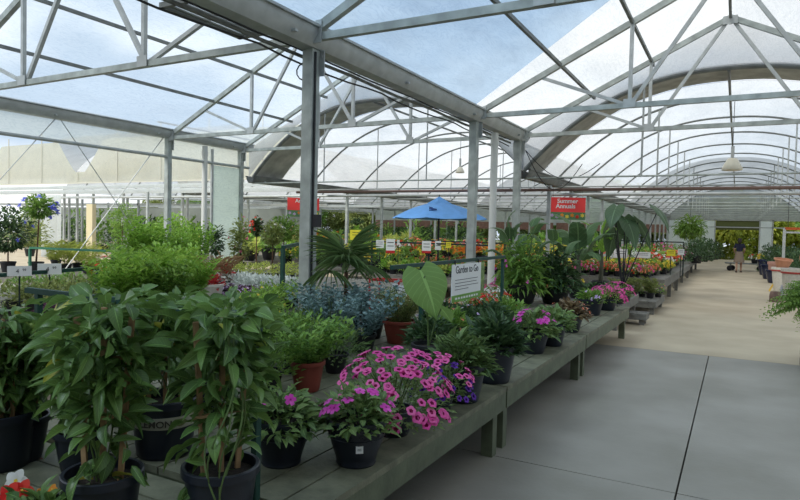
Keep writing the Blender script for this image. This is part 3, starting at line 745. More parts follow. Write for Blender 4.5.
for k, (x0, x1, y0, y1, lab) in enumerate(((-8.2, -5.2, 13.6, 17.2, 'flat table of bedding plants below the blue umbrella'), (-12.3, -9.0, 14.6, 18.6, 'table of bedding plants left of the blue umbrella'), (-8.2, -5.2, 18.6, 23.5, 'table of bedding plants behind the blue umbrella'), (-12.3, -9.0, 20, 25.5, 'distant table of flowers behind the fan palm'), (-8.2, -5.2, 25, 31, 'far table of flowers seen beneath the umbrella'), (-16.5, -13.6, 15, 19.0, 'table outside the frosted panel'), (-16.5, -13.6, 20, 27, 'far left table of shrubs'))):
    bench(x0, x1, y0, y1, .55, lab, m=WOODG, mr=WOODG, rail=.12)

# ------------------------------------------------------------------ green rail frames
def rail(pts, posts, z0, label, r=.016, m=GREENP, name='rail_frame'):
    t = thing(name, (posts[0][0], posts[0][1], z0), label, 'rail'); o = Vector((posts[0][0], posts[0][1], z0))
    MB().beam(Vector(pts[0]) - o, Vector(pts[1]) - o, r * 2).build('top_rail', m, t)
    for p in posts:
        a = Vector((p[0], p[1], z0)) - o; top = p[2] if len(p) > 2 else pts[0][2]; MB().beam(a, (a.x, a.y, top - z0 - r), r * 2).build('post', m, t)
    return t
a = aty(27, 290, 2.04); b = on(258, 2.04, a.z)
rail((a, (b.x, b.y, a.z)), ((-3.37, 2.04), (b.x, 2.04)), ZB, 'dark green metal rail frame between the trellised vines at the lower left', r=.015)
rail(((-2.66, 4.75, 1.36), (-2.66, 7.75, 1.37)), ((-2.66, 5.35), (-2.66, 7.7)), ZB, 'dark green rail above the middle of the long bench, carrying the sign', r=.018)
pa, pb = aty(-30, 279, 4.0), aty(98, 268, 6.0)
rail(((pa.x, pa.y, pb.z), pb), ((pb.x, pb.y), (pa.x, pa.y)), .5, 'green rail at the far left carrying the two price cards', r=.024)
pc = on(30, 7.6, 1.13); pd = on(113, 8.0, 1.13)
rail((pc, pd), ((pd.x, pd.y), (pc.x, pc.y)), .5, 'farther light green rail behind the price cards', r=.022, m=mat('light_green_paint', (.03, .16, .09), .45))
pe = on(283, 8.1, 1.35); pf = on(302, 10.5, 1.35)
rail((pe, pf), ((pe.x, pe.y), (pf.x, pf.y)), .5, 'dark green rail left of the thick steel column', r=.03)
for k, (x0, x1, Y, py) in enumerate(((372, 492, 14.2, 240), (430, 505, 17.5, 238))):
    p0, p1 = on(x0, Y, 1.35), on(x1, Y, 1.35)
    rail((p0, p1), ((p0.x, Y), ((p0.x + p1.x) / 2, Y), (p1.x, Y)), .55 if k == 0 else 0, ['dark rail with white price cards below the blue umbrella', 'dark rail farther back, right of the umbrella pole'][k], r=.02, m=mat('dark_rail_paint', (.015, .03, .028), .5))
p0, p1 = on(607, 18.42, 1.52), on(684, 18.42, 1.52)
rail((p0, p1), ((p0.x, 18.42), (p1.x, 18.42)), .62, 'dark rail with cards over the yellow-flower bench', r=.015, m=MATS['dark_rail_paint'])

# ------------------------------------------------------------------ trellised vines in the foreground
def mandevilla_parts(seed, H=.9, R=.18, n=220, lean=.0):
    random.seed(seed); sp = []; vines = MB()
    for v in range(5):
        a0 = U(0, 6.28); tw = U(3, 5) * random.choice((-1, 1)); rr = U(.02, .07); pts = []
        for i in range(22):
            t = i / 21; a = a0 + tw * t; q = rr * (.4 + .9 * math.sin(PI * min(1, t * 1.1))); pts.append(Vector((q * math.cos(a), q * math.sin(a), H * t * U(.98, 1.0))))
        vines.tube(pts, .0035, 5)
        for i in range(n // 10):
            t = .05 + .98 * (i / (n // 10)) ** .6; k = min(20, int(t * 21)); p = pts[k]; a = U(0, 6.28)
            for s in (0, PI):
                d = Vector((math.cos(a + s), math.sin(a + s), U(-.8, .9))); sp.append((p + d * U(.015, .03 + R * .35), d, U(-1.1, 1.1), U(.055, .115), U(.03, .056)))
    # outer leaves hanging on short side shoots
    for i in range(n):
        a = U(0, 6.28); t = U(.06, 1.08) ** .5; q = R * U(.3, 1.1) * (.3 + .9 * t); p = Vector((q * math.cos(a), q * math.sin(a), H * t))
        sp.append((p, Vector((math.cos(a), math.sin(a), U(-.9, 1.0))), U(-1.1, 1.1), U(.055, .125), U(.032, .06)))
    half = len(sp) // 2; random.shuffle(sp)
    fol = leaves_mesh('foliage', [(T5, sp[:half], 0), (T5b, sp[half:], 0)], [L_MAND])
    # tendrils
    for k in range(1):
        a = U(0, 6.28); z = H * U(.5, .9); vines.tube([(.1 * math.cos(a) * s, .1 * math.sin(a) * s, z + .1 * s - .05 * s * s) for s in np.linspace(.3, 1.6, 6)], .002, 4)
    parts = [('foliage', fol), ('vines', vines.mesh('vines', STEM))]
    random.seed(seed + 1); return parts
def trellis(t, z, H, w=.11, bars=(.38, .72)):
    for s in (-1, 0, 1): MB().beam((s * w * .55, 0, z - .14), (s * w, 0, z + H * (1 if s == 0 else .95)), .02, .012, up=(0, 1, 0)).build('trellis_stake', STAKE, t)
    for b in bars: MB().beam((-w * 1.1, -.012, z + H * b), (w * 1.1, -.012, z + H * b), .02, .01).build('trellis_bar', STAKE, t)
VINES = [ # rim centre px, depth from surface, pot radius, height, foliage height, label
    ((103, 470), .135, .25, .68, 'trellised glossy vine in a black pot, front centre of the lower left bench', 11, .4),
    ((221, 463), .14, .25, .66, 'trellised glossy vine in a black pot with white label beside the green post', 12, 1.2),
    ((2, 410), .15, .27, .50, 'trellised glossy vine in a tall black pot at the left edge', 13, .1),
]
for (px, py), r, h, H, lab, sd, rz in VINES:
    p = atz(px, py, ZB + h); t = thing('trellised_vine', (p.x, p.y, ZB), lab, 'potted vine', None, rz)
    put('pot', cached(f'vp{r}{h}', lambda: pot_mesh(r, h, POTB, base=.8)), t); put('soil', cached(f'vs{r}', lambda: soil_mesh(r, h)), t)
    for nm, me in mandevilla_parts(sd, H): put(nm, me, t, (0, 0, h * .84))
    trellis(t, h * .84, H * .97)
    if px == 221:
        MB().box((0, 0, 0), (.034, .002, .046)).build('pot_label', WHITE, t, (0, 0, 0)); q = t.children[-1]; a = math.atan2(-p.y, -p.x) - rz + .1
        q.location = (r * .93 * math.cos(a), r * .93 * math.sin(a), .13); q.rotation_euler = (0, 0, a + PI / 2)
# two yellowed leaves lying on the soil of the front pot
t = bpy.data.objects['trellised_vine']; cd = math.atan2(-t.location.y, -t.location.x) - t.rotation_euler.z
L_YLW = leafmat('yellowed_leaf', (.40, .38, .04), (.34, .36, .06), vein=(.5, .48, .1))
for a_, b_, r_ in ((.5, 1.0, .5), (-.5, -1.3, -.5)):
    put('yellow_leaf', leaves_mesh('yellow_leaf', [(T5, [((.065 * math.cos(cd + a_), .065 * math.sin(cd + a_), .24), (math.cos(cd + b_), math.sin(cd + b_), .4), r_, .09, .055)], 0)], [L_YLW]), t, label='yellowed leaf')
# banded pot and more vines behind
p = atz(165, 395, ZB + .3); t = thing('trellised_vine', (p.x, p.y, ZB), 'trellised vine in the large black pot with a cream lettered band', 'potted vine', None, .9)
kw = dict(base=.82); put('pot', pot_mesh(.165, .3, POTB, **kw), t); put('soil', soil_mesh(.165, .3), t)
for nm, me in mandevilla_parts(21, .46, .22, 240): put(nm, me, t, (0, 0, .34))
trellis(t, .25, .44)
mb = MB(); a0 = math.atan2(-p.y, -p.x) - .9; aw = 1.05; R1, R2 = .1635, .1605
vs = []; K = 16
for k in range(K + 1):
    a = a0 - aw + 2 * aw * k / K
    vs += [(R2 * math.cos(a), R2 * math.sin(a), .165), (R1 * 1.0 * math.cos(a), R1 * math.sin(a), .225)]
mb.add(vs, [(2 * k, 2 * k + 2, 2 * k + 3, 2 * k + 1) for k in range(K)]); band = mb.build('pot_band', mat('cream_band', (.36, .35, .27), .6), t)
tm = text_mesh('LEMON', .048, mat('band_ink', (.06, .05, .04), .6), bold=.0006)
for v in tm.vertices:
    a = a0 - .28 + v.co.x / .163; rr = .1645 + v.co.z + .0005; z = .179 + v.co.y * .95; v.co = (rr * math.cos(a), rr * math.sin(a), z)
put('lettering', tm, band)
mb = MB(); vs = []
for k in range(11):
    s = k / 10; a = a0 + .22 + .5 * s; hh = .018 * math.sin(PI * s) + .001
    vs += [(.1645 * math.cos(a), .1645 * math.sin(a), .195 - hh), (.1655 * math.cos(a), .1655 * math.sin(a), .195 + hh)]
mb.add(vs, [(2 * k, 2 * k + 2, 2 * k + 3, 2 * k + 1) for k in range(10)]); mb.build('printed_leaf', mat('printed_green', (.12, .15, .05), .6), band)
for k, (px, py, r, h, H, R_, lab) in enumerate(((80, 428, .11, .2, .5, .15, 'vine in a smaller black pot just behind the front left pot'),
        (22, 415, .12, .22, .45, .16, 'vine in a black pot tucked behind the left edge pot'),
        (128, 372, .13, .24, .46, .24, 'leafy vine behind the banded pot, left side'), (214, 372, .13, .24, .44, .24, 'leafy vine behind the banded pot, near the green post'),
)):
    p = atz(px, py, ZB + h)
    if p.x < BX0 + .2: p.x = BX0 + .25 if p.y > 2.1 else p.x
    t = plant('trellised_vine', mandevilla_parts(31 + k, H, R_, 190 if k != 1 else 150), (p.x, p.y, ZB), lab, 'potted vine', (r, h, POTB), rz=k * 1.1)
    trellis(t, h * .84, H * .95, .08, (.6,))

# flowers at the lower left edge: white, red and orange blooms on stems of two pots below the frame
F_MWH = cached('fmwh', lambda: flower([P_WHT, P_YEL], 'mandevilla', .04)); F_MRD = cached('fmrd', lambda: flower([P_RED, P_YEL], 'mandevilla', .038))
p = on(38, 1.32, ZB); t = plant('flowering_vine', G('lowvine', 'mound', .16, .10, 60, .07, .04, L_MAND, T3), p, 'small flowering vine with white and red blooms at the bottom left corner', 'potted plant', (.11, .16, POTN))
t.rotation_euler = (0, 0, 0); inv = Vector(p)
for me, px, py, Y in ((F_MWH, 16, 481, 1.38), (F_MRD, 10, 494, 1.30), (F_MRD, 22, 491, 1.33)):
    q = aty(px, py, Y) - inv; put('blossom', me, t, q, rz=(1.15, 0, .6)); MB().tube([(q.x * .5, q.y * .5, .15), q + Vector((0, .01, -.004))], .002, 5).build('flower_stem', STEM, t)
p = on(66, 1.45, ZB); t = plant('flowering_vine', G('lowvine2', 'mound', .09, .06, 30, .06, .035, L_MAND, T3), p, 'small vine with orange buds beside the front black pot', 'potted plant', (.07, .09, POTN)); t.rotation_euler = (0, 0, 0)
F_OR = cached('fmor', lambda: flower([P_ORG, P_YEL], 'mandevilla', .018))
for px, py in ((52, 489), (41, 492), (76, 498)):
    q = aty(px, py, 1.45) - Vector(p); put('blossom', F_OR, t, q, rz=(.9, 0, .6)); MB().tube([(q.x * .5, q.y * .5, .08), q + Vector((0, .01, -.003))], .002, 5).build('flower_stem', STEM, t)
for k, (px, py) in enumerate(((24, 452), (39, 458), (365, 457))):
    q = atz(px, py, ZB + .004); mb = leaves_mesh('fallen_petals', [(TP, [((0, 0, 0), (1, .3, .1), .2, .022, .018), ((0, 0, .002), (-.6, 1, .1), .2, .022, .018), ((.0, 0, .004), (-.3, -1, .2), .2, .018, .016)], 0)], [mat('withered_petal', (.22, .03, .03) if k < 2 else (.12, .05, .02), .7)])
    put('fallen_petals', mb, None, q, label=['withered red petals on the planks near the green post', 'second clump of withered red petals, nearer the front pot', 'dry brown petals on the bench beside the decorated pot'][k], cat='petals')

# ------------------------------------------------------------------ front row of the long bench
def deco_pot(t, r, h, scroll=True):
    prof = [(r * .66, 0), (r * .70, .01), (r * .68, .02), (r * .74, h * .22), (r * .86, h * .45), (r * .955, h * .66), (r * .985, h * .78), (r * .99, h * .86), (r * 1.06, h * .88), (r * 1.08, h * .93), (r * 1.07, h * .99), (r * 1.0, h), (r * .95, h * .97), (r * .93, h * .84)]
    put('pot', cached(f'deco{r}{h}', lambda: MB().lathe(prof, n=40, cap=False).lathe([(r * .66, .002), (.001, .002)], n=40, cap=False).mesh('pot', POTB)), t)
    put('soil', cached(f'dsoil{r}{h}', lambda: soil_mesh(r * .96, h)), t)
    if scroll:   # raised band of scrolls
        mb = MB()
        for k in range(12):
            a0 = 2 * PI * k / 12
            for s in (1, -1):
                pts = []
                for i in range(9):
                    u = i / 8; th = s * (u * 4.2); q = .02 * (1 - .75 * u); da = (.022 * s * 1.2 + q * math.cos(th) * s * .9) / r; z = h * .72 + q * math.sin(th) * .8
                    rr = r * (.955 + .03 * (z / h - .66) / .12) + .001; pts.append((rr * math.cos(a0 + da), rr * math.sin(a0 + da), z))
                mb.tube(pts, .0028, 5)
        mb.build('scroll_band', POTB, t)
        MB().lathe([(r * .945 + .001, h * .615), (r * .96 + .003, h * .625), (r * .945 + .003, h * .635)], n=36, cap=False).build('bead_ring', POTB, t)
def dots(t, me, R, H, z0, n, lo=.1, front=True, tilt=.5, sc=(.8, 1.15)):
    """blossoms as parts over a dome, facing outwards"""
    base = t.rotation_euler.z; cd = math.atan2(-t.location.y, -t.location.x) - base
    for _ in range(n):
        a = cd + random.gauss(0, 1.15) if front else U(0, 6.28); z = U(lo, 1); q = math.sqrt(1 - z * z)
        d = Vector((math.cos(a) * q, math.sin(a) * q, z)); p = Vector((d.x * R, d.y * R, z0 + d.z * H)) * 1.0
        nrm = (Vector((d.x, d.y, d.z + tilt)) + rdir(-1, 1) * .25).normalized(); e = nrm.to_track_quat('Z', 'Y').to_euler(); e2 = Euler((e.x, e.y, e.z))
        put('blossom', me, t, p, rz=(e2.x, e2.y, e2.z), sc=U(*sc))
F_PIN = cached('fpin', lambda: flower([P_PINK, P_EYE], 'petunia', .026)); F_PUR = cached('fpur', lambda: flower([P_PURP, P_PEYE], 'petunia', .024))
F_MAG = cached('fmag', lambda: flower([P_MAG, P_MEYE], 'impatiens', .022)); F_COR = cached('fcor', lambda: flower([P_CORAL, P_YEL], 'impatiens', .02))

IMP = G('imp', 'mound', .21, .19, 400, .062, .034, L_IMP, T3, stems=7, upw=.15)
p = atz(356, 462, ZB); t = thing('potted_impatiens', p + Vector((0, 0, 0)), 'magenta impatiens in a round black pot with scroll band and white tag', 'potted plant')
deco_pot(t, .148, .235)
for nm, me in IMP: put(nm, me, t, (0, 0, .20))
dots(t, F_MAG, .21, .2, .20, 12, .25, sc=(1.1, 1.4))
a = math.atan2(-p.y, -p.x) + .12; tg = MB().box((0, 0, 0), (.036, .002, .036)).build('price_tag', WHITE, t, (.134 * math.cos(a), .134 * math.sin(a), .11)); tg.rotation_euler = (-.14, 0, a + PI / 2)
for k in range(4): MB().box((-.008 + .005 * k, -.0014, 0), (.002, .0008, .012)).build('tag_print', BLACK, tg)
p = atz(281, 462, ZB); t = thing('potted_impatiens', p + Vector((0, 0, 0)), 'impatiens with two magenta blooms in a scroll pot right of the green post', 'potted plant', rz=.7)
deco_pot(t, .145, .235)
for nm, me in G('imp2', 'mound', .22, .18, 360, .068, .036, L_IMP, T3, stems=6, upw=.1): put(nm, me, t, (0, 0, .20))
cd = math.atan2(-t.location.y, -t.location.x) - .7
for q, z in ((-.55, .36), (.25, .36)): put('blossom', F_MAG, t, (.16 * math.cos(cd + q), .16 * math.sin(cd + q), z), rz=(1.0, 0, cd + q + PI / 2), sc=1.2)

# pink and purple petunias
p = atz(392, 437, ZB); t = thing('potted_petunia', p + Vector((-.03, .06, 0)), 'large mound of hot pink petunias in a black pot on the front of the bench', 'potted plant', rz=.2)
put('pot', pot_mesh(.125, .15, POTB), t); put('soil', soil_mesh(.125, .15), t)
PET = G('pet', 'mound', .35, .37, 1300, .04, .02, L_IMP, T2, stems=12, fill=.5)
for nm, me in PET: put(nm, me, t, (0, 0, .12))
dots(t, F_PIN, .37, .38, .13, 100, .0, sc=(.9, 1.25))
p2 = atz(437, 418, ZB); t = thing('potted_petunia', p2 + Vector((-.06, .12, 0)), 'violet petunias mixed with pink in a black pot, right of the pink mound', 'potted plant', rz=1.0)
put('pot', pot_mesh(.115, .15, POTB), t); put('soil', soil_mesh(.115, .15), t)
for nm, me in G('pet2', 'mound', .24, .22, 420, .04, .02, L_IMP, T2, stems=8, fill=.5): put(nm, me, t, (0, 0, .12))
dots(t, F_PUR, .25, .22, .13, 40, .0, sc=(.8, 1.1)); dots(t, F_PIN, .25, .26, .13, 26, .3, sc=(.8, 1.1))

def front(px, py, kind, r, h, lab, name='potted_plant', m=POTB, sc=1, kw=None, off=.12, cat='potted plant', zb=ZB):
    p = atz(px, py, zb); d = Vector((p.x, p.y, 0)).normalized(); q = p + d * off
    return plant(name, kind, q, lab, cat, (r, h, m, kw or {}), sc)
GREEN = G('pentas', 'mound', .25, .26, 520, .085, .034, L_DEEP, TL, stems=8, upw=.45)
GREEN2 = G('pentasdark', 'mound', .25, .30, 500, .11, .042, L_DRK, TL, stems=8, upw=.5)
BEG = G('begonia', 'mound', .27, .2, 380, .07, .055, L_BRZ, T3, bl=[(10, .018, P_CORAL)], upw=.1)
front(461, 402, GREEN, .165, .27, 'leafy green plant with no flowers in a black pot right of the violet petunias', off=.06)
front(493, 383, GREEN2, .17, .30, 'darker leafy plant in a black pot, second leafy one along the front', off=.07)
t = front(531, 355, G('imp3', 'mound', .28, .24, 480, .075, .04, L_IMP, T3, upw=.15), .165, .22, 'impatiens with one magenta cluster in a black pot at the middle of the bench front', 'potted_impatiens', off=.15)
dots(t, F_MAG, .27, .25, .19, 12, .5, sc=(1.4, 1.9))
front(551, 347, G('imp4', 'mound', .26, .22, 400, .07, .04, L_IMP, T3, upw=.15), .15, .24, 'green impatiens in a black pot directly right of the magenta cluster', 'potted_impatiens', off=.12)
front(568, 333, BEG, .17, .22, 'bronze-leaved begonia with coral blooms in a black pot', 'potted_begonia', off=.14)
t = front(590, 316, G('imp5', 'mound', .22, .18, 280, .07, .04, L_MID, T3, bl=[(14, .028, P_LIL)], upw=.15), .18, .24, 'green impatiens with pale lilac blooms in a black pot', 'potted_impatiens', off=.15)
front(606, 311, G('pinkfar', 'mound', .30, .24, 260, .05, .025, L_MID, T2, bl=[(70, .035, P_PINK)]), .16, .18, 'bright pink petunias in a black pot near the bench end', 'potted_petunia', off=.15)
front(617, 304, G('pinkfar2', 'mound', .28, .22, 240, .05, .025, L_MID, T2, bl=[(46, .035, P_PINK)]), .16, .18, 'last pot of pink petunias at the end of the bench', 'potted_petunia', off=.1)

# ------------------------------------------------------------------ second row
p = atz(318, 392, ZB); plant('potted_shrub', G('shrubred', 'shoots', .34, .34, 70, .065, .026, L_MID, TL, per=14, stems=10, spread=.9), p + Vector((-.10, .0, 0)), 'bushy green herb in a brick red pot behind the magenta impatiens', 'potted plant', (.12, .22, POTT))
p = atz(398, 345, ZB); plant('potted_rosemary', G('rosemary', 'shoots', .34, .36, 120, .04, .009, L_OLV, T2, per=26, stems=10, spread=.7), p + Vector((-.05, .12, 0)), 'fine-leaved grey green rosemary in a brick red pot behind the pink petunias', 'potted plant', (.17, .24, POTT))
BLUE = G('bluegum', 'shoots', .38, .46, 50, .05, .045, L_BLU, T2, per=16, stems=10, spread=.95)
for k, (px, py) in enumerate(((363, 352), (328, 352), (345, 338), (312, 342), (372, 338))):
    p = atz(px, py, ZB); p = Vector((max(p.x, -3.75), p.y, ZB))
    plant('silver_blue_shrub', BLUE if k % 2 else G('bluegum2', 'shoots', .36, .42, 48, .05, .042, L_BLU, T2, per=15, spread=.95), p, f'blue grey round-leaved plant in a black pot below the fan palm, {ORD[k]} of the clump', 'potted plant', (.12, .18, POTN), sc=U(.9, 1.1), group='blue grey plants below the palm')
HERB = [G(f'herb{k}', 'mound', .31, .30, 520, .055, .023, (L_MID, L_DEEP, L_MID)[k], TL, stems=6, upw=.5) for k in range(3)]
for k, (px, py) in enumerate(((268, 392), (292, 372), (262, 368), (285, 350), (335, 372), (305, 356), (250, 350), (270, 340))):
    p = atz(px, py, ZB)
    if p.x < -3.75: p = Vector((-3.75 , p.y, ZB))
    plant('potted_herb', HERB[k % 3], p, f'bushy green herb behind the scroll pots, {ORD[k]} of its cluster', 'potted plant', (.10, .16, POTN), sc=U(.85, 1.1), group='bushy green herbs')
for k, (px, py, kd) in enumerate(((432, 360, 0), (450, 350, 1), (470, 345, 0), (490, 337, 1), (508, 333, 0), (440, 338, 1))):
    p = atz(px, py, ZB)
    cl = [None, [(7, .022, P_CORAL)], [(8, .02, P_LIL)]][k % 3]
    plant('potted_plant', G(f'fill{k % 3}', 'mound', .27, .25, 400, .085, .034, L_DRK if k % 3 != 1 else L_MID, TL, upw=.5, bl=cl), p, f'leafy plant in the second row of the bench, {ORD[k]} placed from the petunias', 'potted plant', (.13, .2, POTN), group='second row leafy plants')
# flowers right of the sign
for k, (px, py, bl_) in enumerate(((489, 306, (60, .03, P_ROSE)), (500, 300, (60, .03, P_MAG)), (478, 312, (50, .028, P_WHT)), (494, 309, (55, .028, P_WHT)), (484, 320, (50, .028, P_RED)), (500, 317, (30, .026, P_RED)), (462, 318, (25, .026, P_CORAL)))):
    p = atz(px, py, ZB); p = Vector((max(-3.6, p.x), p.y, ZB))
    plant('bedding_flowers', G(f'bed{k}', 'mound', .2, .2, 140, .05, .028, L_MID, T2, bl=[bl_]), p, ['rose pink', 'magenta', 'white', 'second white', 'red', 'second red', 'coral'][k] + ' bedding flowers in a black pot right of the green and white sign', 'potted flowers', (.12, .17, POTN), sc=1.05)

# fan palm
def frond_fan(nl=17, L=.36):
    sp = []
    for k in range(nl):
        a = (-1 + 2 * k / (nl - 1)) * 2.05; sp.append(((0, 0, 0), (math.sin(a), math.cos(a), -.12 + U(-.05, .05)), U(-.1, .1), L * (1 - .18 * abs(a) / 2), .0115))
    return leaves_mesh('frond', [(TS, sp, 0)], [L_PAL])
FAN = cached('fan', frond_fan)
p = on(342, 5.6, ZB); p.x = max(p.x, -3.7); t = thing('fan_palm', p, 'spiky fan palm in a pot left of the elephant ear leaf', 'palm', rz=0)
put('pot', pot_mesh(.16, .26, POTN), t); put('soil', soil_mesh(.16, .26), t)
zc = zat(p, 272) - ZB
MB().tube([(0, 0, .2), (.005, 0, zc * .6), (0, 0, zc)], .03, 10, r2=.022).build('trunk', mat('palm_fibre', (.12, .07, .045), .9, bump=1, bscale=60), t)
random.seed(5)
for k in range(10):
    a = k * 2.4 + .4; e = [1.3, 1.0, .65, .1][k % 4] + U(-.08, .08); d = Vector((math.cos(a) * math.cos(e), math.sin(a) * math.cos(e), math.sin(e))); st = Vector((0, 0, zc)); en = st + d * U(.16, .30)
    MB().tube([st, st.lerp(en, .5) + Vector((0, 0, .012)), en], .006, 6).build('petiole', STEM, t)
    q = d.to_track_quat('Y', 'Z').to_euler(); put('frond', FAN, t, en, rz=(q.x, q.y, q.z), sc=U(.95, 1.15))

# elephant ear with large drooping leaf
def heart_leaf(L, Wd, m, name='leaf', droop=.5, n=12):
    rows = []; k = 14
    for i in range(k + 1):
        t = i / k; tt = t - .18
        w = Wd * .5 * (math.sin(PI * min(1, (t + .04) ** .62)) ** .9 if t < 1 else 0.0); w = max(w, .004)
        row = []
        for j in range(-6, 7):
            u = j / 6; ab = abs(u); y = tt * L - (.16 * L * ab ** 1.2 if t < .35 else 0) * (1 - t / .35)
            row.append((u * w, y, -droop * L * t * t * .6 + .10 * Wd * ab + .012 * L * math.cos(t * 26) * ab - .05 * Wd * ab * ab * 2))
        rows.append(row)
    mb = MB().sheet(rows); me = mb.mesh(name, m); ul = me.uv_layers.new(name='UVMap')
    K = 13
    for lp in me.loops: v = lp.vertex_index; ul.data[lp.index].uv = ((v % K) / (K - 1), (v // K) / k * 1.0)
    return me
p = atz(430, 352, ZB); p = on(428, 4.75, ZB); t = thing('elephant_ear', p, 'large pale green heart-shaped leaf plant left of the sign', 'potted plant')
put('pot', pot_mesh(.14, .22, POTN), t); put('soil', soil_mesh(.14, .22), t)
at_ = aty(424, 278, 4.6); q = at_ - p
MB().tube([(0, 0, .18), (q.x * .3, q.y * .3, q.z * .6), (q.x * .9, q.y * .9, q.z + .02), q], .009, 8, r2=.006).build('leaf_stalk', STEM, t)
yaw = math.atan2(-p.y, -p.x)
lf = put('leaf', heart_leaf(.42, .40, L_ELE, droop=.5), t, q, rz=(math.radians(-58), math.radians(14), yaw - PI / 2 + .5))
lf2 = put('leaf', heart_leaf(.26, .2, L_ELE, droop=.3), t, (.08, .06, .52), rz=(math.radians(-30), 0, yaw + .9))
MB().tube([(0, 0, .18), (.04, .03, .4), (.08, .06, .52)], .006, 8).build('leaf_stalk', STEM, t)

# hanging sign on the rail
X0 = -2.66 + .03
tl, tr, bl_ = atx(452, 265, X0), atx(481, 259, X0), atx(448, 304, X0)
w = tr.y - tl.y; hgt = tl.z - bl_.z; t = thing('garden_sign', (X0, (tl.y + tr.y) / 2, 1.335), 'white and green printed sign reading Garden to Go, hung on the dark green rail', 'sign')
MB().box((0, 0, -hgt / 2), (.008, w, hgt)).build('board', WHITE, t)
MB().box((.005, 0, -hgt * .91), (.003, w, hgt * .18)).build('green_band', mat('sign_green', (.16, .36, .06), .5), t)
MB().box((-.012, w * .5 + .07, -hgt * .46), (.006, .16, hgt * .92)).build('picture_panel', mat('sign_picture', (.05, .12, .03), .5, col2=(.30, .42, .12), scale=14), t)
INKT = mat('sign_ink', (.05, .06, .07), .6); RZ = (PI / 2, 0, PI / 2)
put('lettering', text_mesh('Garden to Go', w * .135, INKT, bold=.0008), t, (.0055, 0, -hgt * .24), rz=RZ)
for k, ln in enumerate((.78, .74, .8, .45)): MB().box((.005, -(.8 - ln) * w / 2, -hgt * (.42 + .085 * k)), (.002, w * ln, .006)).build('text_line', INKT, t)
for k in range(9): MB().box((.0072, (-.36 + .09 * k) * w, -hgt * .91), (.001, w * (.055 if k % 3 else .07), .022)).build('band_print', WHITE, t)
for s in (-1, 1): MB().box((0, s * w * .4, .015), (.012, .012, .05)).build('clip', BLACK, t)

# red wire crate with white card
p = on(388, 6.5, ZB); p.x = max(p.x, -3.7); z = zat(p, 310); t = thing('red_wire_stand', (p.x, p.y, ZB), 'red wire display stand with a white printed card behind the rosemary', 'stand')
REDP = mat('red_paint', (.55, .03, .03), .45); zz = zat(p, 280) - ZB; z2 = zat(p, 298) - ZB
for sx in (-1, 1):
    for sy in (-1, 1): MB().beam((sx * .2, sy * .12, 0), (sx * .2, sy * .12, zz), .018).build('upright', REDP, t)
for sy in (-1, 1):
    for h_ in (zz, z2): MB().beam((-.2, sy * .12, h_), (.2, sy * .12, h_), .02).build('crossbar', REDP, t)
for sx in (-1, 1): MB().beam((sx * .2, -.12, zz), (sx * .2, .12, zz), .02).build('crossbar', REDP, t)
c = MB().box((0, 0, 0), (.2, .004, .15)).build('card', WHITE, t, (.22, -.14, (zz + z2) / 2)); c.rotation_euler = (-.3, .25, .5)
for k in range(3): MB().box((0, -.003, .045 - .04 * k), (.15, .001, .008)).build('card_print', BLACK, c)

# price cards on the left rail
def card(px0, px1, py0, py1, Y, txt, lab, m=WHITE, col=BLACK, red=False, g=None, size=.55, base=None):
    a = aty((px0 + px1) / 2, (py0 + py1) / 2, Y); s = mpp(a); w, h = (px1 - px0) * s, (py1 - py0) * s
    base = base if base is not None else (.62 if Y > 16 else .55 if Y > 13 else .5)
    t = thing('price_card', a, lab, 'sign', g, rz=math.atan2(-a.x, a.y))
    MB().box((0, 0, 0), (w, .006, h)).build('card', m, t)
    MB().box((0, .006, (base - a.z) / 2 - h * .2), (.02, .008, a.z - base + h * .3)).build('stake', MATS['dark_rail_paint'], t)
    if txt: put('lettering', text_mesh(txt[0], h * size, col), t, (-w * .08, -.004, -h * .2), rz=(PI / 2, 0, 0))
    if txt and len(txt) > 1: put('lettering', text_mesh(txt[1], h * size * .6, col), t, (w * .2, -.004, 0), rz=(PI / 2, 0, 0))
    if red: MB().box((0, -.004, -h * .42), (w, .003, h * .2)).build('red_band', REDP, t)
    if not txt:
        for k in range(2): MB().box((0, -.004, h * (.25 - .25 * k)), (w * .7, .002, h * .05)).build('print_line', col, t)
    return t
card(39, 60, 263.5, 274.5, 5.1, ('4', '99'), 'white price card reading 4 99 on the left green rail, the right one')
card(9, 30, 266, 276, 4.5, ('4', '99'), 'white price card half hidden by leaves, left one on the green rail')
card(376, 384, 240, 248, 14.1, None, 'small white card on the dark rail below the umbrella, leftmost')
card(386, 395, 239, 253, 14.05, None, 'white card with red foot on the dark rail, second from the left', red=True)
card(397, 399.5, 240, 245, 14.1, None, 'tiny white tag on the dark rail beside the second card')
card(422, 431, 241, 253, 14.1, None, 'white card with red foot left of the umbrella pole', red=True)
card(435, 441, 241, 250, 14.2, None, 'plain white card right of the umbrella pole')
card(446, 451, 242, 248, 14.1, None, 'small yellow card right of the umbrella pole', m=mat('yellow_card', (.85, .75, .05), .6))
card(350, 366, 230, 240, 12.2, None, 'bright yellow notice card behind the fan palm', m=MATS['yellow_card'])
card(614, 627, 249, 258, 18.36, None, 'white card at the left of the aisle rail, beside the dark leaves')
card(636, 650, 252, 258, 18.36, None, 'lower white card on the aisle rail')
card(667, 675, 250, 256, 18.36, None, 'yellow card on the aisle rail above the yellow flowers', m=MATS['yellow_card'])
card(678, 684, 249, 255, 18.36, None, 'white card with dark mark at the right of the aisle rail')

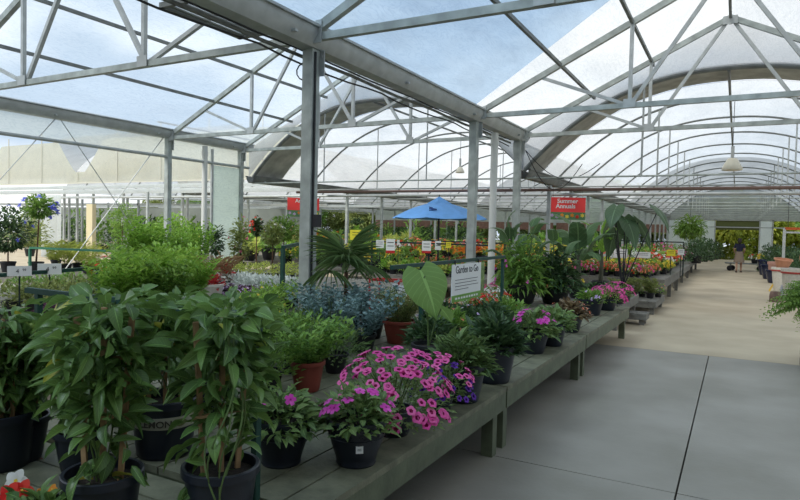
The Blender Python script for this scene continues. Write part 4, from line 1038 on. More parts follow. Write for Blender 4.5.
# red hanging signs
def hang_sign(px0, px1, py0, py1, Y, lines, lab, face=0):
    a, b = aty(px0, py0, Y), aty(px1, py1, Y); c = (a + b) / 2; w = abs(b.x - a.x); h = (a.z - b.z); t = thing('hanging_sign', c, lab, 'sign', rz=face)
    MB().box((0, 0, h * .17), (w, .02, h * .66)).build('red_board', mat('sign_red', (.85, .06, .06), .5), t)
    rnd = random.Random(4); MB().box((0, .002, -h * .33), (w, .02, h * .34)).build('picture_strip', mat('sign_leaf_green', (.10, .22, .10), .6), t)
    pm = [P_ORG, P_LIL, P_YEL, P_RED, P_BLUE]
    for k in range(7):
        me = leaves_mesh('printed_flower', [(TP, [((0, 0, 0), (math.cos(q), math.sin(q), 0), 0, h * .15, h * .12) for q in np.linspace(0, 2 * PI, 7)[:-1]], 0)], [[P_LIL, P_LIL, P_ORG, P_YEL, P_ORG, P_RED, P_YEL][k]])
        put('printed_flower', me, t, ((-.42 + .14 * k) * w, -.012, -h * (.30 + .06 * (k % 2))), rz=(PI / 2, 0, 0))
    for k, (s, dx) in enumerate(lines): put('lettering', text_mesh(s, h * .27, WHITE, bold=.004), t, (dx * w, -.013, h * (.25 - .23 * k)), rz=(PI / 2, 0, 0))
    for s in (-1, 1): MB().tube([(s * w * .4, 0, h * .5), (s * w * .4, 0, h * .5 + .35)], .006, 5).build('hanger_wire', CABLE, t)
    return t
hang_sign(550, 585, 197.5, 220, 18.3, (('Summer', .0), ('Annuals', -.05)), 'red hanging sign reading Summer Annuals with a strip of printed flowers', face=.42)
hang_sign(291, 316, 198, 217, 20, (('Annuals', .0),), 'red hanging sign starting with A, half hidden behind the thick steel column', face=.7)

# ------------------------------------------------------------------ tropical planters at the far end of the bench
def urn(t, r, h):
    put('pot', cached(f'urn{r}', lambda: MB().lathe([(r * .6, 0), (r * .68, .02), (r * .8, h * .35), (r * .93, h * .75), (r * .95, h * .8), (r * 1.06, h * .84), (r * 1.06, h * .97), (r, h), (r * .95, h * .96), (r * .94, h * .8)], n=32, cap=False).lathe([(r * .6, .002), (.001, .002)], n=32, cap=False).mesh('pot', POTN)), t)
    put('soil', cached(f'usoil{r}', lambda: soil_mesh(r * .95, h)), t)
def banana_leaf(L, Wd, m, tear=0, name='leaf'):
    rows = []; k = 16; rr = random.Random(int(L * 1000) + tear)
    for i in range(k + 1):
        t = i / k; w = Wd * .5 * min(1, t * 5 + .15) * (1 - t ** 4) ** .7 if t < 1 else .004; w = max(w, .004)
        z = .35 * L * math.sin(t * 1.6) - .55 * L * t ** 2.4; j = rr.uniform(-.03, .03) * Wd * 3 if tear else 0
        rows.append([(u / 4 * w, t * L * .9, z - .35 * w * (abs(u) / 4) + j * (abs(u) / 4) * (1 if i % 2 else -1)) for u in range(-4, 5)])
    me = MB().sheet(rows).mesh(name, m); ul = me.uv_layers.new(name='UVMap')
    for lp in me.loops: v = lp.vertex_index; ul.data[lp.index].uv = ((v % 9) / 8, (v // 9) / k)
    return me
def tropic(p, lab, cat, lm, n, L, Wd, H, pot, name, trunk=.04, lo=.3, hi=1.2, fn=None, seed=1, stalk=.5):
    random.seed(seed); t = thing(name, p, lab, cat)
    urn(t, *pot) if pot else None; z0 = pot[1] * .8 if pot else 0
    if trunk: MB().tube([(0, 0, z0), (.01, .01, z0 + H * .5), (0, 0, z0 + H)], trunk, 10, r2=trunk * .6).build('trunk', mat('banana_trunk', (.06, .06, .035), .6, var=.4, scale=6), t)
    for k in range(n):
        a = k * 2.4 + seed; e = lo + (hi - lo) * (k / max(1, n - 1)) + U(-.1, .1); d = Vector((math.cos(a) * math.cos(e), math.sin(a) * math.cos(e), math.sin(e)))
        s0 = Vector((0, 0, z0 + (H * (.75 + .25 * k / n) if trunk else 0))); ss = s0 + d * (stalk * U(.8, 1.2))
        MB().tube([s0, s0.lerp(ss, .5) + Vector((0, 0, .02)), ss], .014, 6, r2=.008).build('leaf_stalk', mat('leaf_stalk_green', (.06, .12, .05), .5) if lm is not L_COL else mat('dark_stalk', (.02, .02, .025), .4), t)
        q = Vector((d.x, d.y, -.75 * math.hypot(d.x, d.y) if fn else d.z)).to_track_quat('Y', 'Z').to_euler(); put('leaf', (fn or (lambda k: cached(f'bl{name}{k % 3}{L}', lambda: banana_leaf(L, Wd, lm, k % 3 + 1))))(k), t, ss, rz=(q.x, q.y, q.z), sc=U(.8, 1.1))
    return t
TANG = G('tangle', 'mound', .46, .85, 800, .17, .035, L_MID, TL, droop=.5, fill=.3, stems=14, bl=[(10, .03, P_MAG)]); TANG2 = G('tangle2', 'mound', .46, .7, 700, .15, .05, L_DRK, TL, droop=.3, fill=.3, stems=10, bl=[(6, .05, P_YEL)])
RIM = G('rimplants', 'mound', .34, .16, 220, .08, .04, L_MID, T3, bl=[(8, .03, P_MAG)], droop=.25); RIM2 = G('rimplants2', 'mound', .34, .16, 220, .08, .04, L_MID, T3, bl=[(5, .035, P_CORAL)], droop=.25)
p1_ = on(521, 9.9, ZB); p1_.x = max(p1_.x, -3.4); p2_ = on(554, 10.35, ZB)
for k, (p, A, B, lab) in enumerate(((p1_, TANG, RIM, 'big black planter of tall tangled tropical foliage with magenta blooms, left one'), (p2_, TANG2, RIM2, 'big black planter of dark tropical foliage with yellow and coral blooms, right one'))):
    t = thing('tropical_planter', p, lab, 'planter'); urn(t, .27, .34)
    for nm, me in A + B: put(nm, me, t, (0, 0, .3))
    for j in range(5 if k == 0 else 3):
        a = j * 1.9 + k; d = Vector((math.cos(a) * .25, math.sin(a) * .25, .6 + .12 * j)); MB().tube([(0, 0, .3), d * .6 + Vector((0, 0, .2)), d + Vector((0, 0, .2))], .01, 6).build('leaf_stalk', STEM, t)
        put('leaf', cached('canna', lambda: banana_leaf(.45, .17, L_BAN, 0)), t, d + Vector((0, 0, .2)), rz=(.9 - .1 * j, 0, a - PI / 2))
t = tropic(on(508, 11.0, 0), 'tall canna-like plant with one upright broad leaf behind the left planter', 'plant', L_BAN, 6, .5, .2, 1.25, (.2, .3), 'canna_plant', .025, .4, 1.5, seed=4, stalk=.2)
pB = on(577, 12.1, .45); t = tropic(pB, 'banana plant with broad arching leaves in a dark pot below the red sign', 'banana plant', L_BAN, 9, .85, .34, .6, (.2, .3), 'banana_plant', .06, .05, 1.2, seed=3, stalk=.18)
HL = [None] * 3
def hl(k): return cached(f'hl{k % 2}', lambda: heart_leaf(.55 + .1 * (k % 2), .38, L_COL, droop=.7))
pC = on(622, 12.2, .45); t = tropic(pC, 'dark elephant ear with tall black stalks at the end of the long bench', 'elephant ear', L_COL, 7, .6, .4, .1, (.2, .28), 'dark_elephant_ear', 0, 1.12, 1.5, fn=hl, seed=6, stalk=1.42)
tropic(on(600, 13.2, .45), 'second banana plant with one long light green leaf, right of the red sign', 'banana plant', L_BRI, 5, .8, .26, .7, (.18, .28), 'banana_plant', .05, .3, 1.3, seed=9, stalk=.2)
for k, px in enumerate((592, 604, 632, 640)):
    p = on(px, 11.6, .45); p.x = min(p.x, -1.95); plant('dark_foliage_plant', G('darkfol', 'mound', .22, .2, 160, .09, .05, L_DRK, T3), p, f'dark-leaved potted plant at the foot of the elephant ear, {ORD[k]} from the left', 'potted plant', (.13, .18, POTN), group='dark plants at the bench end')

# ================================================================== MIDDLE AND FAR FIELD
def field(items, parts_list, lab, name, cat, group, z, pot=None, sc=(.85, 1.15), mesh=None):
    """items: (px, Y); sorted left to right in the view and labelled in that order"""
    items = sorted(items); n = len(items)
    for k, (px, Y) in enumerate(items):
        p = on(px, Y, z); l_ = f'{lab}, {ORD[k]} from the left' if n > 1 else lab
        if mesh: put(name, mesh[k % len(mesh)], None, p, rz=U(0, 6.28), sc=U(*sc), label=l_, cat=cat, group=group)
        else: plant(name, parts_list[k % len(parts_list)], p, l_, cat, pot, sc=U(*sc), group=group)
SH = [G(f'shrub{k}', 'shoots', .40, .60, 64, .10, .034, (L_BRI, L_MID, L_BRI)[k], TL, per=16, spread=.8, stems=6) for k in range(3)]
field([(118, 4.7), (140, 5.0), (164, 5.2), (188, 5.6), (132, 6.0), (155, 6.4), (178, 6.8)], SH, 'bushy green shrub on the bench behind the vines', 'potted_shrub', 'shrub', 'green shrubs left of the palm', .5, (.14, .22, POTN))
field([(150, 9.0), (178, 9.6), (135, 8.7), (196, 10.4)], [G('tallbright', 'shoots', .55, .95, 80, .11, .045, L_BRI, TL, per=16, spread=.7)], 'tall light green shrub behind the green shrubs', 'tall_shrub', 'shrub', 'tall light green shrubs', .5, (.16, .24, POTN))
# brown grass and red coleus in a white planter
p = on(206, 6.9, .5); t = plant('red_leaved_plant', G('coleus', 'mound', .26, .22, 200, .09, .06, L_RED, T3) + G('tangrass', 'shoots', .26, .34, 60, .16, .006, L_TAN, TL, per=3, spread=.9, z0=.1), p, 'red-leaved plant with tan grass in a white bowl planter', 'potted plant', (.26, .3, CERAM))
field([(192, 7.7), (225, 8.3)], [G('tangrass2', 'shoots', .24, .42, 60, .16, .006, L_TAN, TL, per=3, spread=.9) + G('redsp', 'mound', .2, .3, 60, .08, .05, L_RED, T3, z0=.05)], 'tan feathery grass with red leaves behind the white bowl', 'tan_grass', 'grass', 'tan grasses', .5, (.13, .2, POTN))
# silver dusty miller, yellow-green spreaders, pink and purple edging plants
SILM = [G(f'dusty{k}', 'mound', .24, .2, 220, .075, .03, L_SIL, TL, upw=.5) for k in range(2)]
field([(216 + 9.5 * i, 8.35 + .55 * j) for i in range(9) for j in range(2)], SILM, 'silver white dusty miller left of the thick column', 'dusty_miller', 'foliage plant', 'silver plants', .5, (.1, .14, POTN), sc=(.9, 1.1))
YG = [G('yellowgreen', 'mound', .28, .3, 260, .07, .025, L_YEL, TL, upw=.5)]
field([(252, 10.2), (266, 10.5), (280, 10.7), (238, 10.4), (290, 11.2), (228, 11)], YG, 'yellow green feathery plant behind the silver plants', 'golden_plant', 'foliage plant', 'yellow green plants', .5, (.12, .16, POTN))
field([(x, 7.4) for x in (232, 246, 260)] + [(x, 7.0) for x in (238, 252)], [G('pinkedge', 'mound', .16, .12, 90, .05, .04, L_PUR, T2, bl=[(26, .02, P_LIL)])], 'low purple plant with pale blooms beside the silver plants', 'purple_leaf_plant', 'foliage plant', 'purple pale pink plants', .5, (.09, .12, POTN), sc=(1.1, 1.4))
field([(x, 7.15) for x in (158, 170, 182, 146)], [G('creamedge', 'mound', .16, .14, 90, .05, .04, L_OLV, T2, bl=[(34, .022, P_CORAL), (20, .02, P_WHT)])], 'low pale pink and cream flowers behind the vines', 'bedding_flowers', 'potted flowers', 'cream pink flowers', .5, (.09, .12, POTN), sc=(1.2, 1.5))
field([(262, 5.95), (250, 5.6), (238, 5.3), (264, 6.4), (276, 6.8), (286, 7.1), (299, 7.3)], [G('midgreen', 'mound', .3, .3, 260, .06, .025, L_MID, TL, upw=.4), G('midgreen2', 'mound', .3, .26, 260, .06, .025, L_BRI, TL, upw=.4, bl=[(8, .02, P_YEL)])], 'spreading green plant before the thick steel column', 'spreading_plant', 'potted plant', 'spreading green plants', .5, (.12, .18, POTN))
# far left bench: greens and purple
field([(12, 4.6), (36, 4.8), (60, 5.2), (78, 5.6), (24, 5.6), (50, 6.0), (92, 6.4), (70, 6.6)], [G('leftg', 'mound', .32, .3, 260, .07, .035, L_OLV, T2), G('leftg2', 'mound', .3, .26, 240, .07, .03, L_MID, TL, upw=.5)], 'green bedding plant under the price cards on the left', 'potted_plant', 'potted plant', 'green plants under the price cards', .5, (.12, .16, POTN))
field([(60, 4.4), (68, 4.5), (76, 4.6), (52, 4.3)], [G('purp', 'mound', .2, .16, 140, .06, .045, L_PUR, T2)], 'dark purple plant below the right price card', 'purple_leaf_plant', 'foliage plant', 'dark purple plants', .5, (.1, .14, POTN))
field([(66, 9.2), (78, 9.6), (88, 9.0), (56, 10)], [G('feather', 'shoots', .4, .5, 90, .16, .008, L_YEL, TL, per=4, spread=1)], 'feathery light green grass behind the green rail', 'feathery_grass', 'grass', 'feathery grasses', .5, (.13, .18, POTN))
field([(102, 7.5), (106, 9.2)], [G('redfl', 'mound', .2, .3, 110, .05, .03, L_MID, T2, bl=[(30, .04, P_RED)])], 'red-flowered plant beside the green rail corner', 'bedding_flowers', 'potted flowers', 'red flowers by the rail corner', .5, (.1, .14, POTN))

# standard trees (ball of leaves on a bare stem)
def standard(px, Y, z, ytop, ybot, rpx, lm, lab, bl=None, n=420, pot=(.16, .24, POTN), name='standard_tree', L=.11, lean=0):
    p = on(px, Y, z); s = mpp((p.x, p.y, 1.7)); R_ = rpx * s; zt, zb_ = zat(p, ytop) - z, zat(p, ybot) - z; H_ = zt - zb_
    t = thing(name, p, lab, 'tree', rz=0); r, h, m = pot
    put('pot', cached(f'st{r}{h}', lambda: pot_mesh(r, h, m)), t); put('soil', cached(f'sts{r}{h}', lambda: soil_mesh(r, h)), t)
    MB().tube([(0, 0, h * .8), (lean * .5, 0, zb_ * .6), (lean, 0, zb_ + H_ * .4)], .022, 8, r2=.014).build('trunk', BARK, t)
    random.seed(int(px) + 3)
    sp = [(Vector(a) * 1.0 + Vector((lean, 0, zb_ + H_ / 2)), b, c, d, e) for a, b, c, d, e in mound(R_, H_ / 2, int(n * 1.6), L, L * .5, 0, lo=-1, fill=.25)]
    put('crown', leaves_mesh('crown', [(TL, sp, 0)], [lm]), t)
    if bl:
        cnt, rr, pm = bl; pts = [(a + Vector((lean, 0, zb_ + H_ / 2)), b) for a, b in domepts(R_, H_ / 2, cnt, 0, lo=-.7)]
        put('blossoms', leaves_mesh('blossoms', [(TP, scatter_petals(pts, rr), 0)], [pm]), t)
    return t
standard(36, 8.6, .5, 193, 223, 17, L_MID, 'standard tree with round crown and blue flowers behind the price cards', (9, .085, P_BLUE), lean=.12)
standard(8, 8.2, .5, 205, 262, 24, L_DRK, 'dark green bush with blue and orange flowers at the left edge', (8, .06, P_BLUE), n=700)
standard(30, 12.2, .5, 212, 255, 22, L_OLV, 'olive green bush behind the dark bush at the left', n=500)
standard(122, 15.5, 0, 201, 236, 16, L_MID, 'round green tree under the cream gable wall', n=500)
standard(118, 16.8, 0, 222, 240, 8, L_MID, 'smaller round tree right below the round green tree', n=250)
standard(172, 15.5, 0, 210, 244, 18, L_BRI, 'bright green bush left of the white downpipe', n=600)
standard(150, 17.5, 0, 222, 246, 16, L_BRI, 'bright green bush behind the left steel column', n=500)
standard(216, 12.5, .5, 222, 262, 9, L_DRK, 'slim dark climbing plant in front of the frosted panel', n=240)
standard(240, 12.2, .5, 214, 272, 12, L_OLV, 'tall climbing rose beside the frosted panel', (8, .05, P_ROSE), n=420)
standard(256, 14.8, 0, 216, 240, 7, L_DRK, 'small dark standard with red flowers right of the frosted panel', (12, .06, P_RED), n=300)
standard(283, 15, 0, 214, 246, 17, L_MID, 'round green standard tree left of the thick column', n=600)
standard(272, 13.4, 0, 220, 250, 13, L_OLV, 'looser green tree in front of the round one left of the column', (6, .05, P_WHT), n=380)
standard(356, 26, 0, 217, 226, 7, L_DRK, 'small dark ball tree above the yellow notice card', n=200)
MB_ = standard(300, 18, 0, 222, 246, 12, L_OLV, 'yellowish bush directly behind the thick column', (8, .06, P_CORAL), n=300)

# blue market umbrella
p = on(437, 15.4, 0); Zt = zat(p, 196.5); Ze = zat(p, 218.5); s = mpp((p.x, p.y, 2)); Ru = 49 * s
t = thing('market_umbrella', p, 'bright blue market umbrella open over the middle tables', 'umbrella', rz=.2)
UB = mat('blue_canvas', (.16, .40, .82), .8, var=.06); N8 = 8
def canopy(R0, R1, z0, z1, dome, n=10):
    rows = []
    for i in range(n + 1):
        u = i / n; row = []
        for j in range(49):
            a = 2 * PI * j / 48; f = (a / (2 * PI) * N8) % 1; k = math.cos(PI / N8) / math.cos((f - .5) * 2 * PI / N8); q = (R0 + (R1 - R0) * u) * (1 - (1 - k) * 1.0)
            row.append((q * math.cos(a), q * math.sin(a), z1 + (z0 - z1) * (1 - u) ** 1.0 + dome * math.sin(PI * u) - .03 * u * math.sin(PI * f)))
        rows.append(row)
    return MB().sheet(rows)
canopy(.22, Ru, Zt - .17, Ze, .05).build('canopy', UB, t)
canopy(.01, .34, Zt, Zt - .19, .0, 4).build('vent_cap', UB, t)
MB().tube([(0, 0, 0), (0, 0, Zt - .02)], .025, 10).build('pole', mat('dark_pole', (.02, .02, .022), .5), t)
MB().box((0, 0, .04), (.5, .5, .08)).build('base', MATS['dark_pole'], t)
for k in range(N8):
    a = 2 * PI * k / N8; MB().beam((.02, 0, Zt - .1), (Ru * math.cos(0) * .98, 0, Ze + .01), .018).build('rib', MATS['dark_pole'], t); t.children[-1].rotation_euler = (0, 0, a)
MB().tube([(0, 0, Zt - .02), (0, 0, Zt + .05)], .02, 8, r2=.01).build('finial', MATS['dark_pole'], t)
# a printed mark on one canvas panel
cdir = math.atan2(-p.y, -p.x) - .2 - .18; r1 = Ru * .66; zz = Ze + (Zt - .17 - Ze) * (1 - .62) + .07
mk = MB().beam((0, -.10, .02), (0, .1, -.03), .025).beam((0, .1, -.03), (0, -.08, -.1), .025).beam((0, -.12, .1), (0, -.02, .05), .02).build('printed_mark', mat('mark_blue', (.03, .08, .25), .8), t, (r1 * math.cos(cdir), r1 * math.sin(cdir), zz)); mk.rotation_euler = (0, math.radians(-62), cdir)

# tables of bedding plants around and behind the umbrella
MY = [mini('y', L_MID, [(16, .022, P_YEL)]), mini('y2', L_BRI, [(14, .022, P_YEL)])]
MR = [mini('r', L_MID, [(18, .02, P_RED)]), mini('co', L_MID, [(18, .02, P_CORAL)]), mini('wr', L_MID, [(12, .02, P_WHT), (10, .02, P_RED)])]
MO = [mini('o', L_MID, [(18, .022, P_ORG)]), mini('y', L_MID), mini('pk', L_MID, [(18, .022, P_PINK)])]
MG = [mini('g', L_BRI, n=80, H=.12), mini('g2', L_YEL, n=80, H=.1), mini('g3', L_MID, n=80, H=.14)]
MW = [mini('w', L_SIL, [(10, .02, P_WHT)], n=70), mini('g3', L_MID)]
def grid(x0, x1, y0, y1, z, dx, dy, meshes, lab, name, cat, group, sc=(1.3, 1.8), skip=.0):
    k = 0; y = y0; ri = -1
    while y <= y1:
        x = x0; ri += 1; ci = -1
        while x <= x1:
            ci += 1; lb = f'{lab}, {ORD[ri]} row back, {ORD[ci]} from left'
            if random.random() >= skip: put(name, meshes[k % len(meshes)] if len(meshes) < 3 else random.choice(meshes), None, (x + U(-.03, .03), y + U(-.03, .03), z), rz=U(0, 6.28), sc=U(*sc), label=lb, cat=cat, group=group); k += 1
            x += dx
        y += dy
random.seed(11)
grid(-8.0, -5.4, 13.8, 15.0, .55, .33, .4, MG[:2], 'green seedlings in front of the umbrella pole', 'bedding_pot', 'bedding plant', 'green seedlings before the umbrella', sc=(1.7, 2.2))
grid(-8.0, -5.4, 15.6, 17.1, .55, .42, .5, MO[:1] + MR[1:2], 'orange or coral flowers by the umbrella pole', 'bedding_pot', 'bedding plant', 'orange flowers by the umbrella', sc=(2, 2.7))
grid(-12.0, -9.2, 14.9, 18.4, .55, .7, .8, MG[1:] + MY[:1], 'green or yellow bedding behind the fan palm', 'bedding_pot', 'bedding plant', 'pots behind the fan palm', sc=(3, 4))
grid(-7.9, -5.5, 18.9, 23.3, .55, .75, .85, MY + MO[:1], 'yellow or orange flowers behind the umbrella', 'bedding_pot', 'bedding plant', 'yellow flowers behind the umbrella', sc=(3.5, 5))
grid(-11.9, -9.2, 20.4, 25.3, .55, .9, 1.2, MR + MY[:1], 'red or yellow flowers on the distant table', 'bedding_pot', 'bedding plant', 'flowers on the distant table', sc=(4, 5.5))
grid(-7.9, -5.5, 25.4, 30.8, .55, .9, 1.3, MG + MR[:1], 'green or red bedding farthest behind the umbrella', 'bedding_pot', 'bedding plant', 'far green pots', sc=(4.5, 6))
grid(-16.2, -13.9, 15.4, 18.8, .55, .75, .9, MG, 'green pot left of the frosted panel', 'bedding_pot', 'bedding plant', 'green pots outside the panel', sc=(4, 5))
grid(-16.1, -13.9, 20.6, 26.8, .55, 1.0, 1.5, MG + MO[:1], 'green pot on the far left table', 'bedding_pot', 'bedding plant', 'far left green pots', sc=(5, 6.5))
# aisle benches
grid(-3.95, -1.65, 16.55, 18.3, .62, .33, .34, MR + MO[2:], 'red, coral or pink flowers nearest along the aisle', 'bedding_pot', 'bedding plant', 'red flowers on the aisle bench', sc=(1.7, 2.3))
grid(-3.95, -1.65, 18.6, 20.8, .62, .36, .4, MY, 'yellow bedding pot on the aisle bench', 'bedding_pot', 'bedding plant', 'yellow flowers on the aisle bench', sc=(1.9, 2.5))
grid(-3.9, -1.9, 21.9, 27.3, .55, .6, .75, MR + MW, 'mixed flowers on the farther aisle bench', 'bedding_pot', 'bedding plant', 'flowers on the farther aisle bench', sc=(3, 4.2))
field([(616, 14.6), (624, 15.0), (633, 14.7), (642, 15.1), (650, 14.9), (658, 15.3)], [G('stepg', 'shoots', .2, .3, 36, .12, .01, L_OLV, TL, per=8, spread=.9), G('stepg2', 'mound', .18, .2, 110, .05, .03, L_MID, T2, bl=[(10, .02, P_CORAL)])], 'small grassy plant on the low step bench beside the aisle', 'small_grass', 'grass', 'grasses on the step bench', .28, (.09, .12, POTN))
DB = [G(f'darkbush{k}', 'mound', .5, .75, 420, .12, .05, L_DRK, T2, fill=.4, lo=-.3) for k in range(2)]
field([(696, 29.0), (703, 31), (709, 33), (714, 34.5), (700, 34.5), (692, 31)], DB, 'dark green shrub at the far end of the aisle benches', 'dark_shrub', 'shrub', 'dark shrubs left of the doorway', .55, (.25, .3, POTN), sc=(1.0, 1.25))
field([(612, 24), (628, 25.5), (640, 26.5), (650, 27.4), (662, 29), (672, 30), (682, 31)], [G('midbush', 'mound', .45, .6, 320, .11, .05, L_OLV, T2, lo=-.3, bl=[(14, .06, P_PINK)]), G('midbush2', 'mound', .45, .6, 320, .11, .05, L_MID, T2, lo=-.3, bl=[(10, .06, P_RED)])], 'flowering bush behind the aisle rail cards', 'flowering_bush', 'shrub', 'bushes behind the aisle rail', .55, (.2, .3, POTN))
field([(x, 33 + (i % 4) * 2.2) for i, x in enumerate(range(340, 480, 9))], DB + [G('farbush', 'mound', .5, .9, 320, .14, .06, L_MID, T2, lo=-.3)], 'dark bush standing far back beneath the umbrella line', 'far_bush', 'shrub', 'dark bushes far back', .0, (.25, .3, POTN), sc=(1.9, 2.6))
field([(x, 30 + (i % 4) * 2.2) for i, x in enumerate(range(512, 612, 8))], DB, 'dark bush far behind the tropical planters', 'far_bush', 'shrub', 'dark bushes behind the planters', .0, (.25, .3, POTN), sc=(1.7, 2.3))
field([(x, 24 + (i % 3) * 2) for i, x in enumerate(range(20, 240, 14))], [G('farbush', 'mound', .5, .9, 320, .14, .06, L_MID, T2, lo=-.3), DB[0]], 'green bush outside under the cream gable wall', 'far_bush', 'shrub', 'bushes under the cream wall', .0, (.25, .3, POTN), sc=(1.9, 2.7))
# red flower spikes beside the column right of the umbrella
p = on(478, 16.6, 0); t = plant('red_spike_plant', [('foliage', cached('rsf', lambda: leaves_mesh('foliage', [(TL, shoots(.3, .3, 30, 8, .14, .05), 0)], [L_DRK]))), ('flower_spikes', cached('rsp', lambda: leaves_mesh('flower_spikes', [(TL, shoots(.26, .75, 14, 22, .07, .03, spread=.6), 0)], [P_RED])))], p, 'plant with tall red flower spikes in a black tub right of the umbrella', 'potted plant', (.24, 1.0, POTN), sc=.75)

# ------------------------------------------------------------------ hanging things
def fern_parts(R=.5, n=46, L=.55, drop=.9):
    sp = []; random.seed(8)
    for k in range(n):
        a = U(0, 6.28); e0 = U(.0, 1.3); ln = L * U(.7, 1.1)
        for i in range(14):
            u = (i + .5) / 14; q = ln * u; z = math.sin(e0) * q - drop * q * q; h = math.cos(e0) * q
            d = Vector((math.cos(a), math.sin(a), 0)); pt = d * h + Vector((0, 0, z)); w = .10 * math.sin(PI * (u * .9 + .08))
            for s in (-1, 1): sp.append((pt, Vector((-d.y * s, d.x * s, 0)) + d * .35 + Vector((0, 0, -.2)), U(-.2, .2), w, .028))
    return sp
FERN = cached('fern', lambda: leaves_mesh('fronds', [(TL, fern_parts(n=110, L=.5, drop=1.6), 0), (TL, mound(.42, .42, 700, .12, .03, 0, lo=-1, fill=.5, droop=.5), 0)], [L_FRN]))
def hanging_basket(px, py, Y, rpx, lab, me, name='hanging_fern', hook=2.98):
    a = aty(px, py, Y); s = rpx * mpp(a) / .5; t = thing(name, a, lab, 'hanging plant')
    put('fronds', me, t, (0, 0, 0), sc=s)
    MB().lathe([(.09, -.16), (.13, -.02), (.14, 0), (.12, -.01)], n=16).build('basket', POTN, t)
    for k in range(3):
        q = 2 * PI * k / 3; MB().tube([(.13 * math.cos(q), .13 * math.sin(q), 0), (0, 0, .45)], .004, 4).build('chain', CABLE, t)
    MB().tube([(0, 0, .45), (0, 0, max(.5, hook - a.z))], .005, 4).build('hook_wire', CABLE, t); return t
hanging_basket(690, 229, 20.3, 18, 'large round fern hanging from the tie pipe left of the aisle', FERN)
BELLP = mat('cream_enamel', (.62, .60, .50), .5)
def bell(px, py, Y, r, lab):
    a = aty(px, py, Y); t = thing('hanging_heater', a, lab, 'light')
    MB().lathe([(r * .42, .55 * r * 2), (r * .5, r * 1.0), (r * .8, r * .45), (r, 0), (r * .97, -.03), (r * .7, -.18 * r), (r * .3, -.2 * r)], n=24).build('bell_shade', BELLP, t)
    MB().tube([(0, 0, r * 1.1), (0, 0, r * 1.1 + .3)], .04, 8).build('neck', STEELL, t)
    MB().tube([(0, 0, r * 1.4), (0, 0, hoop_z(0) - .08 - a.z)], .008, 5).build('cord', CABLE, t)
bell(732, 169, 17.6, .24, 'cream bell-shaped fixture hanging over the aisle')
a = aty(460, 172, 20.3); bell(460, 172, 20.3, .16, 'smaller cream bell-shaped fixture left of the steel column')

# ------------------------------------------------------------------ right side of the aisle
def ceramic(px, py, r, h, m, lab, name='planter_pot', prof=None, zb=0, rim=None):
    p = atz(px, py, zb); p.z = zb; t = thing(name, p, lab, 'pot')
    MB().lathe(prof or pot_prof(r, h, lip=.03, base=.72, bowl=.04), n=30, cap=False).lathe([(r * .7, .003), (.001, .003)], n=30, cap=False).build('pot', m, t)
    if rim: MB().lathe([(r * 1.0 + .01, h * .84), (r + .035, h * .85), (r + .035, h * .9), (r + .01, h * .91)], n=30, cap=False).build('rim_band', rim, t)
    return t
REDG = mat('red_glaze', (.42, .06, .05), .35)
ceramic(781, 292, .27, .78, CERAM, 'white pot with a red rim nearest the aisle', rim=REDG)
ceramic(797, 301, .38, .88, CERAM, 'large white speckled pot with a red rim at the right edge', rim=REDG)
ceramic(776, 283, .28, .80, mat('dusty_pink_pot', (.45, .25, .20), .6, var=.15), 'dusty pink clay pot behind the white pots')
# terracotta pots tipped over on top of the white ones
for k, (px, py, zb, r, ln, rot, lab) in enumerate(((797, 301, .88, .29, .40, (1.45, .0, .9), 'terracotta pot lying on its side on the large white pot'), (781, 292, .78, .24, .30, (.12, .1, 0), 'terracotta pot nested in the white pot nearest the aisle'))):
    p = atz(px, py, 0); t = thing('terracotta_pot', (p.x, p.y, zb), lab, 'pot'); o = MB().lathe(pot_prof(r, ln, lip=.025, base=.66), n=28, cap=False).lathe([(r * .63, .003), (.001, .003)], n=28, cap=False).build('pot_body', TERRA, t, (.1, -.2, r * .98) if k == 0 else (0, 0, -.03)); o.rotation_euler = rot
# yellow sign foot
p = atz(769, 291, 0); t = thing('folding_sign', p, 'yellow folding floor sign leaning against the tall white pot', 'sign')
YP = mat('yellow_plastic', (.75, .50, .06), .5)
for s in (-1, 1): MB().beam((0, s * .18, 0), (.28, s * .12, .6), .045, .02).build('side_frame', YP, t)
MB().beam((.22, -.14, .46), (.22, .14, .46), .05, .02).build('cross_frame', YP, t)
# sacks
for k, (px, py, w, h, m, lab) in enumerate(((788, 300, .38, .42, mat('white_sack', (.62, .63, .66), .55, col2=(.30, .33, .42), scale=6), 'white and blue sack leaning by the pots'), (775, 302, .30, .28, mat('brown_sack', (.20, .13, .11), .8, var=.3), 'small brown sack beside the white sack'), (795, 292, .36, .5, MATS.get('white_sack'), 'second white sack half hidden by the fern'))):
    p = atz(px, py, 0); mb = MB(); rows = []
    for i in range(9):
        u = i / 8; q = (math.sin(PI * (u * .82 + .14))) ** .5; rows.append([(w / 2 * (.9 + .1 * q) * math.cos(a) * (1 + .05 * math.sin(3 * a + i)) * (1 - .12 * u), w * .28 * (1 - abs(u - .3) ** 2 * 1.6) * math.sin(a), h * u) for a in np.linspace(0, 2 * PI, 19)])
    o = mb.sheet(rows).build('sack', m or MATS['white_sack'], None, p); tagof(o, lab, 'sack'); o.rotation_euler = (0, .08 * (k - 1), .3 * k)
